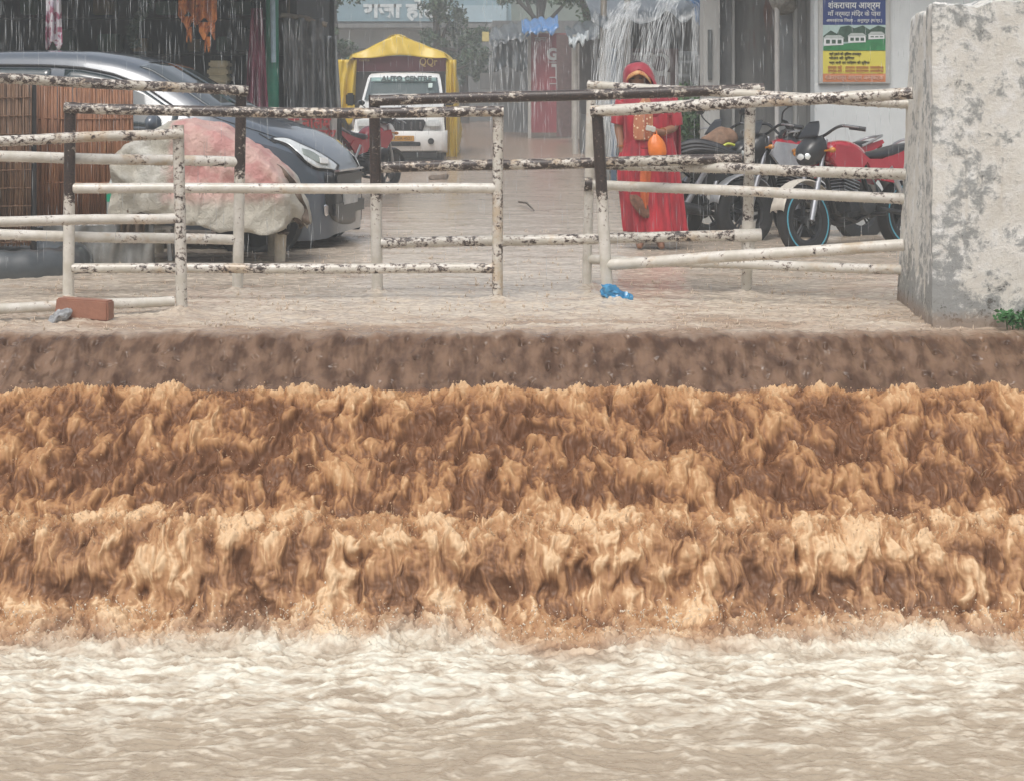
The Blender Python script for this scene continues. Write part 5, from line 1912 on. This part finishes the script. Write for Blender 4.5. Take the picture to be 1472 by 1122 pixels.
def tree(label, base, h, crown, n, ls, seed, m=LEAF2, group="trees beyond the stalls"):
    rr = random.Random(seed)
    t = thing("leafy_tree", base, label, "tree", group)
    base = Vector(base)
    mb = MB()
    top_ = base + Vector((rr.uniform(-.3, .3), 0, h))
    mb.tube([base + Vector((0, 0, -.1)), base.lerp(top_, .5) + Vector((.1, 0, 0)), top_], [.17, .13, .06], 10)
    for (cx, cy, cz, cr) in crown:
        mb.tube([base.lerp(top_, rr.uniform(.35, .7)), base + Vector((cx * .6, cy * .6, cz * .92)), base + Vector((cx, cy, cz))], [.07, .045, .015], 7)
    mb.build("trunk", BARK, t)
    mb = MB()
    for (cx, cy, cz, cr) in crown:
        for k in range(7):
            o = Vector((rr.uniform(-1, 1), rr.uniform(-1, 1), rr.uniform(-.8, .8))) * cr * .75
            leafball(mb, base + Vector((cx, cy, cz)) + o, cr * rr.uniform(.3, .55), n // 7, ls, rr, .8)
    mb.build("crown", m, t, smooth=False)
    return t


def tbase(u, d):
    p = P(u, 0, d)
    return (p.x, d, street_z(d))


tree("hazy tree standing in front of the blue hotel banner, right of the yellow cover's peak", tbase(630, 52), 4.2, [(-.2, 0, 3.9, .8), (.35, 0, 3.2, .65), (-.15, .2, 2.6, .5), (.9, .1, 2.5, .65), (1.0, 0, 1.9, .55), (0, 0, 4.8, .9)], 700, .085, 3)
tree("dark leafy tree above the far blue ridge tarpaulin", tbase(772, 50), 4.6, [(-.6, 0, 4.2, .8), (.5, 0, 4.3, .9), (0, .3, 5.0, 1.0), (1.4, 0, 4.0, .7), (-1.3, 0, 4.3, .6)], 900, .085, 5)
tree("dark tree overhanging the stalls behind the woman's head", tbase(850, 40), 4.2, [(-.4, 0, 3.7, .7), (.3, 0, 3.4, .6), (.9, 0, 3.9, .8), (1.9, 0, 4.2, .9)], 800, .075, 8)
tree("pale hazy tree behind the clear plastic sheet, left of the pickup", tbase(478, 44), 4.0, [(0, 0, 3.2, .6), (-.3, 0, 2.6, .5), (.2, 0, 2.1, .45), (.1, 0, 3.9, .7), (-.5, 0, 1.6, .4)], 600, .075, 11)
tree("small tree at the far end of the street, right of the pickup", tbase(668, 56), 3.0, [(0, 0, 2.5, .55), (.3, 0, 2.0, .5), (-.4, 0, 2.1, .4), (.1, 0, 1.5, .45)], 500, .08, 14)

# tree-covered rise that closes the end of the street
hill = MB()
rows = []
for i in range(60):
    x = -60 + 120 * i / 59
    rows.append([Vector((x, 84 + 10 * g, 1.0 + 9 * g + 2.2 * mnoise.noise(Vector((x * .08, g * 2, 0))) * g)) for g in (0, .15, .3, .5, .75, 1)])
hill.grid(rows)
tag(hill.build("hills", mat("wooded_hill", (.085, .115, .085), .9, var=.4, scale=.35), angle=0), kind="structure")
# ------------------------------------------------------------------ the woman in the red sari
WD = 14.8
wx0 = P(934, 0, WD).x
wm = thing("person", (wx0, WD, 0), "woman in a red sari pulled over her head, looking down, orange bag in her hand", "person")


def W(u, v, dy=0.0):
    return P(u, v, WD) + Vector((0, dy, 0))


# body: one skinned surface; joints read off the photograph
J, E, RAD = [], [], []


def jt(p, r, par=None):
    J.append(Vector(p))
    RAD.append(r)
    if par is not None:
        E.append((par, len(J) - 1))
    return len(J) - 1


pelvis = jt(W(934, 222), (.145, .11))
belly = jt(W(933, 198), (.13, .105), pelvis)
chest = jt(W(931, 170, .0), (.135, .11), belly)
upch = jt(W(930, 148, .0), (.12, .085), chest)
neck = jt(W(923, 136, -.02), (.05, .05), upch)
hd0 = jt(W(917, 124, -.06), (.065, .07), neck)
hd1 = jt(W(914, 112, -.07), (.078, .092), hd0)
hd2 = jt(W(914, 100, -.055), (.075, .088), hd1)
for s, ku, kv, fu in ((-1, 922, 288, 920), (1, 944, 288, 947)):
    hip = jt(W(934 + s * 12, 232), (.095, .10), pelvis)
    kn = jt(W(934 + s * 13, 290, -.02), (.062, .065), hip)
    an = jt(W(934 + s * 14, 346, 0), (.040, .042), kn)
    jt(W(934 + s * 16, 354, -.12), (.035, .028), an)
# image-left arm hangs down; image-right forearm is raised across
shl = jt(W(896, 150), (.058, .058), upch)
ell = jt(W(889, 184, .02), (.042, .042), shl)
wrl = jt(W(893, 212, -.03), (.026, .026), ell)
pal = jt(W(895, 220, -.04), (.032, .018), wrl)
shr = jt(W(962, 150), (.058, .058), upch)
elr = jt(W(970, 184, .0), (.044, .044), shr)
wrr = jt(W(947, 190, -.20), (.026, .028), elr)
par_ = jt(W(938, 188, -.24), (.034, .020), wrr)
for k, (du, dv, dy) in enumerate(((-1.5, 13, -.01), (0, 14.5, -.01), (1.5, 14, 0), (3, 11.5, .01))):
    a = jt(W(895 + du, 220 + dv * .55, -.045 + dy), (.009, .009), pal)
    jt(W(895.3 + du * .8, 220 + dv, -.06 + dy), (.0075, .0075), a)
a = jt(W(899, 223, -.075), (.010, .010), pal)
jt(W(899, 229, -.085), (.008, .008), a)
for k, (du, dv, dy) in enumerate(((-7, -3, -.01), (-8, -.5, -.02), (-7.5, 2, -.025), (-6, 4, -.02))):
    a = jt(W(938 + du * .6, 188 + dv * .8, -.255 + dy), (.009, .009), par_)
    jt(W(938 + du, 188 + dv + 1.5, -.275 + dy), (.0075, .0075), a)
a = jt(W(935, 183, -.25), (.010, .010), par_)
jt(W(931, 181.5, -.27), (.008, .008), a)
me = bpy.data.meshes.new("body")
me.from_pydata([tuple(p - Vector((wx0, WD, 0))) for p in J], E, [])
body_o = bpy.data.objects.new("body", me)
COL.objects.link(body_o)
body_o.parent = wm
sk = body_o.modifiers.new("skin", 'SKIN')
sk.use_smooth_shade = True
for i, v in enumerate(me.skin_vertices[0].data):
    v.radius = RAD[i]
    v.use_root = (i == pelvis)
sb_ = body_o.modifiers.new("sub", 'SUBSURF')
sb_.levels = sb_.render_levels = 2
me.materials.append(SKIN)
bpy.context.view_layer.update()
dg = bpy.context.evaluated_depsgraph_get()
me2 = bpy.data.meshes.new_from_object(body_o.evaluated_get(dg))
body_o.modifiers.clear()
body_o.data = me2
me2.name = "body"
# a face: nose, brows and chin pushed out of the head
hc = W(913.5, 116, -.07) - Vector((wx0, WD, 0))
for v in me2.vertices:
    q = v.co - hc
    if abs(q.x) < .09 and abs(q.z) < .12 and q.y < -.03:
        v.co.y -= .022 * math.exp(-(q.x / .016) ** 2 - ((q.z + .01) / .028) ** 2)
        v.co.y += .010 * (math.exp(-((abs(q.x) - .032) / .016) ** 2 - ((q.z - .018) / .012) ** 2))
        v.co.y -= .008 * math.exp(-(q.x / .028) ** 2 - ((q.z + .075) / .02) ** 2)
for s in (-1, 1):
    mb = MB()
    mb.ball(hc + Vector((wx0 + s * .032, WD - .083, .014)), .012, 2, (1.3, .6, .6))
    mb.build("eye", BLACKP, wm)
mb = MB()
mb.ball(hc + Vector((wx0, WD - .086, -.052)), .022, 2, (1.2, .4, .32))
mb.build("lips", mat("brown_lips", (.24, .08, .07), .5), wm)
mb = MB()
mb.ball(W(915, 104, -.03), .098, 3, (.95, 1.05, 1.0))
mb.build("hair", mat("black_hair", (.015, .013, .012), .5), wm)


def sari_mat(name, a, b, gold=None):
    m, nb = newmat(name, .55)
    v = nb.coord((1, 1, .18))
    k = nb.mix(nb.ramp(nb.noise(v, 16, 5, .65), .3, .7), a, b)
    if gold:
        w = nb.node("ShaderNodeTexVoronoi")
        nb.l.new(nb.coord((1, 1, 1)), w.inputs["Vector"])
        w.inputs["Scale"].default_value = gold[1]
        k = nb.mix(nb.math('LESS_THAN', w.outputs["Distance"], gold[2]), k, gold[0])
    nb.put(nb.bsdf.inputs["Base Color"], k)
    nb.bsdf.inputs["Sheen Weight"].default_value = .15
    nb.bump(nb.noise(nb.coord((1, 1, .2)), 30, 4, .6), .3, .01)
    return m


SARI = sari_mat("red_sari_cloth", (.19, .006, .016), (.50, .018, .036))  # fold shade put into the cloth colour as darker streaks
SARIV = sari_mat("red_veil_cloth", (.26, .014, .030), (.38, .030, .050))
GOLDB = sari_mat("gold_sari_border", (.50, .22, .07), (.62, .36, .16), ((.40, .06, .04), 60, .30))
EMB = sari_mat("embroidered_front", (.36, .10, .05), (.44, .20, .10), ((.70, .55, .38), 34, .28))
BLOUSE = sari_mat("red_blouse_cloth", (.30, .015, .028), (.40, .03, .045))


def ring(u0, u1, v, dep, n=72, pleat=0.0, ph=0.0, fr=11, off=0.0, sq=2.3):
    c = (u0 + u1) / 2
    hw = P(u1, v, WD).x - P(c, v, WD).x
    ctr = W(c, v, off)
    row = []
    for j in range(n):
        a = 2 * math.pi * j / n
        ca, sa = math.cos(a), math.sin(a)
        fold = 1 + pleat * math.sin(a * fr + ph + 1.2 * math.sin(a * 2)) * (1.3 if sa < 0 else .8)
        row.append(ctr + Vector((hw * math.copysign(abs(ca) ** (2 / sq), ca) * fold, dep * math.copysign(abs(sa) ** (2 / sq), sa) * fold, 0)))
    return row


# skirt of the sari
rows = []
for (u0, u1, v, dep, pl2) in ((899, 967, 196, .145, .0), (893, 971, 212, .155, .01), (889, 973, 226, .165, .02), (888, 975, 242, .17, .03), (889, 978, 262, .17, .045), (893, 981, 284, .165, .06), (896, 983, 306, .165, .07), (897, 985, 322, .17, .075), (899, 987, 333, .175, .08)):
    rows.append(ring(u0, u1, v, dep, pleat=pl2 * 1.35, ph=v * .006, fr=15))
mb = MB()
mb.grid(rows, closed=True)
skt = mb.build("sari_skirt", SARI, wm, angle=0, thick=.006, sub=1)
# upper drape across chest and shoulders
rows = []
for (u0, u1, v, dep) in ((897, 969, 214, .16), (897, 967, 198, .15), (896, 965, 182, .15), (893, 966, 166, .145), (890, 969, 152, .13), (893, 966, 142, .11), (902, 954, 135, .09), (908, 944, 130, .075)):
    rows.append(ring(u0, u1, v, dep, pleat=.035, ph=v * .05, fr=6))
mb = MB()
mb.grid(rows, closed=True)
mb.build("sari_drape", SARI, wm, angle=0, thick=.006, sub=1)
# blouse sleeves
for nm, pts, rs in (("sleeve", [W(897, 147), W(891, 164, .01), W(888, 178, .02)], [.072, .064, .058]), ("sleeve", [W(961, 147), W(968, 164, 0), W(971, 181, 0)], [.074, .068, .062])):
    mb = MB()
    mb.tube(smooth_path(pts, 5), [float(np.interp(i / 10, [0, .5, 1], rs)) * (1 + .03 * math.sin(i * 2)) for i in range(11)], 20, cap=False)
    mb.build(nm, BLOUSE, wm, angle=0, thick=.005)
# veil over the head: a hood open at the face, falling on to the shoulders
rows = []
hood = [(90, .020, 918), (91, .050, 917), (94, .085, 916), (99, .112, 916), (106, .128, 917), (114, .134, 918), (122, .138, 920), (130, .150, 923), (138, .175, 927), (147, .205, 930), (156, .222, 931), (168, .228, 932)]
for k, (v, hw, u) in enumerate(hood):
    row = []
    open_ = 0 if v < 104 else min(1, (v - 104) / 5)             # face opening, half angle
    half = R(50) * open_
    if v > 128:
        half = R(50) * max(.12, 1 - (v - 128) / 16)
    for j in range(49):
        f = j / 48
        a = -math.pi / 2 + half + (2 * math.pi - 2 * half) * f
        dep = hw * (1.12 if v < 128 else .66)
        fold = 1 + .025 * math.sin(a * 9 + v * .05) * (v > 104)
        row.append(W(u, v, -.05 + .05 * max(0, (v - 125)) / 40) + Vector((hw * math.cos(a) * fold, dep * math.sin(a) * fold, 0)))
    rows.append(row)
mb = MB()
mb.grid(rows)
bmesh.ops.remove_doubles(mb.bm, verts=mb.bm.verts[:], dist=2e-4)
veil = mb.build("veil", SARIV, wm, angle=0, thick=.006, sub=1)
# its gold border round the brow
pts = []
for k in range(17):
    f = k / 16
    a = -math.pi / 2 + R(-62) + R(124) * f
    v = 106 + 13 * abs(f - .5) ** 1.6 * 3.0 + 4 * f
    pts.append(W(916.5, v, -.055) + Vector((.120 * math.cos(a), .146 * math.sin(a), 0)))
mb = MB()
up_ = [p + Vector((0, .012, .034)) for p in pts]
mb.grid([pts, [p.lerp(q, .5) + Vector((0, -.006, 0)) for p, q in zip(pts, up_)], up_])
mb.build("veil_border", GOLDB, veil, angle=0, thick=.006)
# embroidered panel down the front, then the orange pleat
def front_strip(name, m, pts, wds, parent=wm, amp=.008):
    rows = []
    for (p, w_) in zip(pts, wds):
        rows.append([p + Vector((w_ * (q / 6 - .5), -amp * math.cos((q / 6 - .5) * 9) + .03 * abs(q / 6 - .5), 0)) for q in range(7)])
    k = MB()
    k.grid(rows)
    return k.build(name, m, parent, angle=0, thick=.006, sub=1)


front_strip("embroidered_panel", EMB, [W(924, 140, -.15), W(923, 155, -.172), W(923, 172, -.178), W(922, 188, -.178), W(921, 202, -.18)], [.10, .15, .17, .17, .14])
front_strip("orange_pleat", mat("orange_pleat_cloth", (.55, .12, .03), .6, var=.2), [W(927, 236, -.19), W(925, 256, -.195), W(924, 280, -.198), W(926, 300, -.198)], [.10, .09, .08, .03])
front_strip("brown_pallu_end", mat("brown_patterned_end", (.22, .10, .06), .7, var=.35, scale=30), [W(908, 278, -.19), W(914, 288, -.205), W(921, 299, -.205), W(927, 312, -.20)], [.06, .14, .13, .05])
# the loose end of the sari falling from the shoulder behind the raised arm
rows = []
for j in range(22):
    f = j / 21
    u0, u1, v = 952 + 12 * f, 976 + 9 * f + 2 * math.sin(f * 6), 140 + 178 * f
    rows.append([W(u0 + (u1 - u0) * i / 12, v, .10 + .035 * math.sin(i * 1.5 + f * 3) * (.3 + f)) for i in range(13)])
mb = MB()
mb.grid(rows)
mb.build("loose_sari_end", SARIV, wm, angle=0, thick=.006, sub=1)
# bangles
for p, q in ((W(893.2, 210, -.028), (0, 0, 1)), (W(950, 189.5, -.175), (-.25, -.9, 0))):
    mb = MB()
    d_ = Vector(q).normalized()
    o_ = d_.orthogonal().normalized()
    o2 = d_.cross(o_)
    for s in (-.008, .004):
        mb.tube([p + d_ * s + (o_ * math.cos(a) + o2 * math.sin(a)) * .033 for a in [2 * math.pi * k / 20 for k in range(20)]], .004, 6, closed=True)
    mb.build("bangle", mat("gold_red_bangle", (.50, .20, .08), .3, .4), wm)
# things she holds
ob = thing("orange_bag", W(940, 222, -.25), "bright orange carrier bag hanging from the woman's raised hand", "bag")
rows = []
for (v, hw, dp) in ((192, .018, .012), (196, .035, .02), (201, .062, .04), (208, .076, .055), (216, .078, .06), (222, .070, .055), (226, .045, .035)):
    c = W(938 + (v - 192) * .10, v, -.285)
    rows.append([c + Vector((hw * math.cos(a) * (1 + .09 * math.sin(a * 5 + v)), dp * math.sin(a), .004 * math.sin(a * 7))) for a in [2 * math.pi * j / 28 for j in range(28)]])
mb = MB()
mb.grid(rows, closed=True, cap=True)
mb.build("bag_body", mat("orange_plastic", (.78, .20, .03), .35, var=.12, scale=10, bump=.4, bscale=24), ob, angle=0, sub=1)
mb = MB()
mb.tube(smooth_path([W(936, 193, -.285), W(936.5, 189, -.275), W(939, 188, -.262), W(940, 191, -.275), W(939, 194, -.285)]), .006, 8)
mb.build("bag_handle", mat("orange_plastic_handle", (.70, .17, .03), .35), ob)
mb = MB()
mb.box(W(931.5, 184.5, -.292), (.085, .012, .05), Euler((R(20), R(15), R(-10))), .006).jitter(.004, 30)
tag(mb.build("folded_paper", mat("white_folded_paper", (.72, .72, .66), .6)), "small folded white paper pinched in the woman's raised fingers", "paper")
# ------------------------------------------------------------------ rain, spouts, splashes, haze
def drop_mat(name, c, alpha, rough=.2):
    m, nb = newmat(name, rough)
    nb.bsdf.inputs["Base Color"].default_value = (*c, 1)
    nb.bsdf.inputs["Alpha"].default_value = alpha
    return m


RAINM = drop_mat("rain_water", (.80, .84, .86), .32)
SPOUTM = drop_mat("spout_water", (.88, .92, .93), .26, .5)


class Bulk:
    """Many little solids in one mesh, written straight from arrays."""
    def __init__(s):
        s.v, s.f = [], []

    def spindle(s, a, b, r, n=3, mid=.5):
        a, b = Vector(a), Vector(b)
        t = (b - a).normalized()
        o = t.orthogonal().normalized()
        o2 = t.cross(o)
        k = len(s.v)
        s.v.append(a)
        c = a.lerp(b, mid)
        for j in range(n):
            q = 2 * math.pi * j / n
            s.v.append(c + (o * math.cos(q) + o2 * math.sin(q)) * r)
        s.v.append(b)
        for j in range(n):
            s.f.append((k, k + 1 + j, k + 1 + (j + 1) % n))
            s.f.append((k + n + 1, k + 1 + (j + 1) % n, k + 1 + j))

    def blob(s, c, r, st=(1, 1, 1)):
        k = len(s.v)
        c = Vector(c)
        for p in _ICO_V:
            s.v.append(c + Vector((p.x * r * st[0], p.y * r * st[1], p.z * r * st[2])))
        for f in _ICO_F:
            s.f.append(tuple(k + i for i in f))

    def build(s, name, m):
        me = bpy.data.meshes.new(name)
        me.from_pydata([tuple(p) for p in s.v], [], s.f)
        me.polygons.foreach_set("use_smooth", [True] * len(me.polygons))
        me.materials.append(m)
        o = bpy.data.objects.new(name, me)
        COL.objects.link(o)
        o["kind"] = "stuff"
        return o


_b = bmesh.new()
bmesh.ops.create_icosphere(_b, subdivisions=1, radius=1)
_ICO_V = [v.co.copy() for v in _b.verts]
_ICO_F = [tuple(v.index for v in f.verts) for f in _b.faces]
_b.free()

rr = random.Random(21)
B = Bulk()
for k in range(5200):
    d = 10.6 + 19 * rr.random() ** 1.25
    u = rr.uniform(-160, 1640)
    z = rr.uniform(.05, 3.1)
    x = (u - U0) * d / F
    L = rr.uniform(.05, .20)
    dx = rr.uniform(-.03, .015) * L
    B.spindle((x, d, z), (x + dx, d, z + L), rr.uniform(.0011, .0024) * (d / 14) ** .5)
B.build("rain", RAINM)

B = Bulk()


def spout(p, vx, vy, n, spread, drop, r):
    """A sheet of water leaving an edge at p and breaking into strings as it falls."""
    for k in range(n):
        q = Vector(p) + Vector((rr.uniform(-spread, spread), rr.uniform(-.15, .15), rr.uniform(-.05, .05)))
        sx, sy = vx * rr.uniform(.6, 1.3), vy * rr.uniform(.6, 1.3)
        t0 = rr.uniform(0, .75) ** 1.2
        t1 = t0 + rr.uniform(.06, .16)
        a = q + Vector((sx * t0, sy * t0, -drop * t0 * t0))
        b = q + Vector((sx * t1, sy * t1, -drop * t1 * t1))
        if b.z < street_z(b.y):
            continue
        B.spindle(a, b, r * rr.uniform(.5, 1.5), 4)


spout(P(912, 2, 25.6), -.75, -.35, 620, .14, 4.2, .0055)
spout(P(898, 16, 25.9), -.45, -.25, 480, .20, 4.2, .005)
spout(P(972, -6, 25.8), -.80, -.4, 420, .16, 3.6, .005)
spout(P(1003, 8, 19.0), -.12, -.25, 150, .05, 4.4, .006)
for k in range(60):                                             # the whole eaves drip
    spout(P(rr.uniform(852, 1010), rr.uniform(8, 26), 26.2), -.05, -.1, 16, .03, 4.4, .004)
for k in range(60):
    x = rr.uniform(-7.5, -2.3)
    spout((x, 18.95, 2.70), 0, -.08, 8, .015, 4.6, .0022)
for k in range(40):
    spout(P(rr.uniform(704, 840), rr.uniform(42, 60), 42.5), 0, -.1, 10, .03, 4.4, .009)
B.build("roof_runoff_water", SPOUTM)

# rain striking the flood: small crowns of silty water
SPLM = mat("silty_splash", (.56, .46, .36), .25, var=.2, scale=8, c2=(.48, .37, .27))
B = Bulk()
for k in range(2600):
    inv = rr.uniform(1 / 17, 1 / 9.55)
    d = 1 / inv
    x = rr.uniform(-850, 850) * d / F
    h = .008 + .03 * rr.random() ** 3
    B.spindle((x, d, -.006), (x + rr.uniform(-.006, .006), d, h), rr.uniform(.003, .007), 5, .15)
    if rr.random() < .4:
        for j in range(rr.randint(2, 4)):
            a = rr.uniform(0, 6.28)
            q = rr.uniform(.01, .028)
            B.spindle((x + math.cos(a) * q * .5, d + math.sin(a) * q * .5, -.004), (x + math.cos(a) * q, d + math.sin(a) * q, h * .6), .003, 4, .2)
    if rr.random() < .25:
        B.blob((x, d, h + rr.uniform(.006, .02)), rr.uniform(.002, .004))
B.build("rain_splashes", SPLM)

# spray thrown off the steps: drops and torn strings of water along every crest
X_, d0_, Xn_, Dn_, Zn_, foam_ = WAT
SPRAYM = mat("spray_water", (.58, .40, .24), .3, var=.15, scale=8)
SPRAYP = mat("pale_spray_water", (.74, .66, .53), .3, var=.12, scale=8)
nr_ = len(d0_)


def row_at(d):
    return int(np.argmin(np.abs(d0_ - d)))


def spray(B, d, n, up, spread, rmax, strings=.86):
    j0 = row_at(d)
    for k in range(n):
        j = max(0, min(nr_ - 1, j0 + int(rr.gauss(0, spread))))
        i = rr.randrange(46, len(X_) - 46)
        if foam_[j, i] < .30 and rr.random() < .7:
            continue
        c = Vector((float(Xn_[j, i]), float(Dn_[j, i]) - .005, float(Zn_[j, i])))
        if rr.random() < strings:
            q = c + Vector((rr.uniform(-.02, .02), -rr.uniform(0, .04), rr.random() ** 2 * up))
            r = rmax * (.25 + .75 * rr.random() ** 3)
            B.blob(q, r, (1, 1, rr.uniform(.8, 1.6)))
        else:
            p = c
            v = Vector((rr.uniform(-.5, .5), rr.uniform(-.4, .1), 1)).normalized() * rr.uniform(.008, .028)
            m = rr.randint(1, 3)
            for s in range(m):
                v2 = v + Vector((rr.uniform(-.01, .01), 0, -.006 * s))
                B.spindle(p, p + v2, rr.uniform(.0014, .0032), 4)
                p = p + v2 * .9
                v = v2
            if rr.random() < .6:
                B.blob(p, rr.uniform(.002, .004))


B = Bulk()
spray(B, 8.90, 1300, .030, 12, .0040, 1.0)
spray(B, 8.42, 900, .05, 16, .0042)
spray(B, 8.04, 2200, .05, 14, .0048)
B.build("spray_drops", SPRAYM)
B = Bulk()
spray(B, 7.74, 1500, .05, 16, .005)
spray(B, 7.58, 1300, .03, 16, .0045)
B.build("foot_spray", SPRAYP)

# the air: one box of even rain haze
HZ = bpy.data.materials.new("rain_haze")
HZ.use_nodes = True
hn = HZ.node_tree.nodes
hn.remove(hn["Principled BSDF"])
pv = hn.new("ShaderNodeVolumePrincipled")
pv.inputs["Color"].default_value = (.84, .90, .92, 1)
pv.inputs["Density"].default_value = HAZE
pv.inputs["Anisotropy"].default_value = 0.0
HZ.node_tree.links.new(pv.outputs[0], hn["Material Output"].inputs["Volume"])
mb = MB()
mb.b2((-65, -3, -2.2), (65, 97, 13.0))
hz = mb.build("haze", HZ, smooth=False)
hz["kind"] = "stuff"
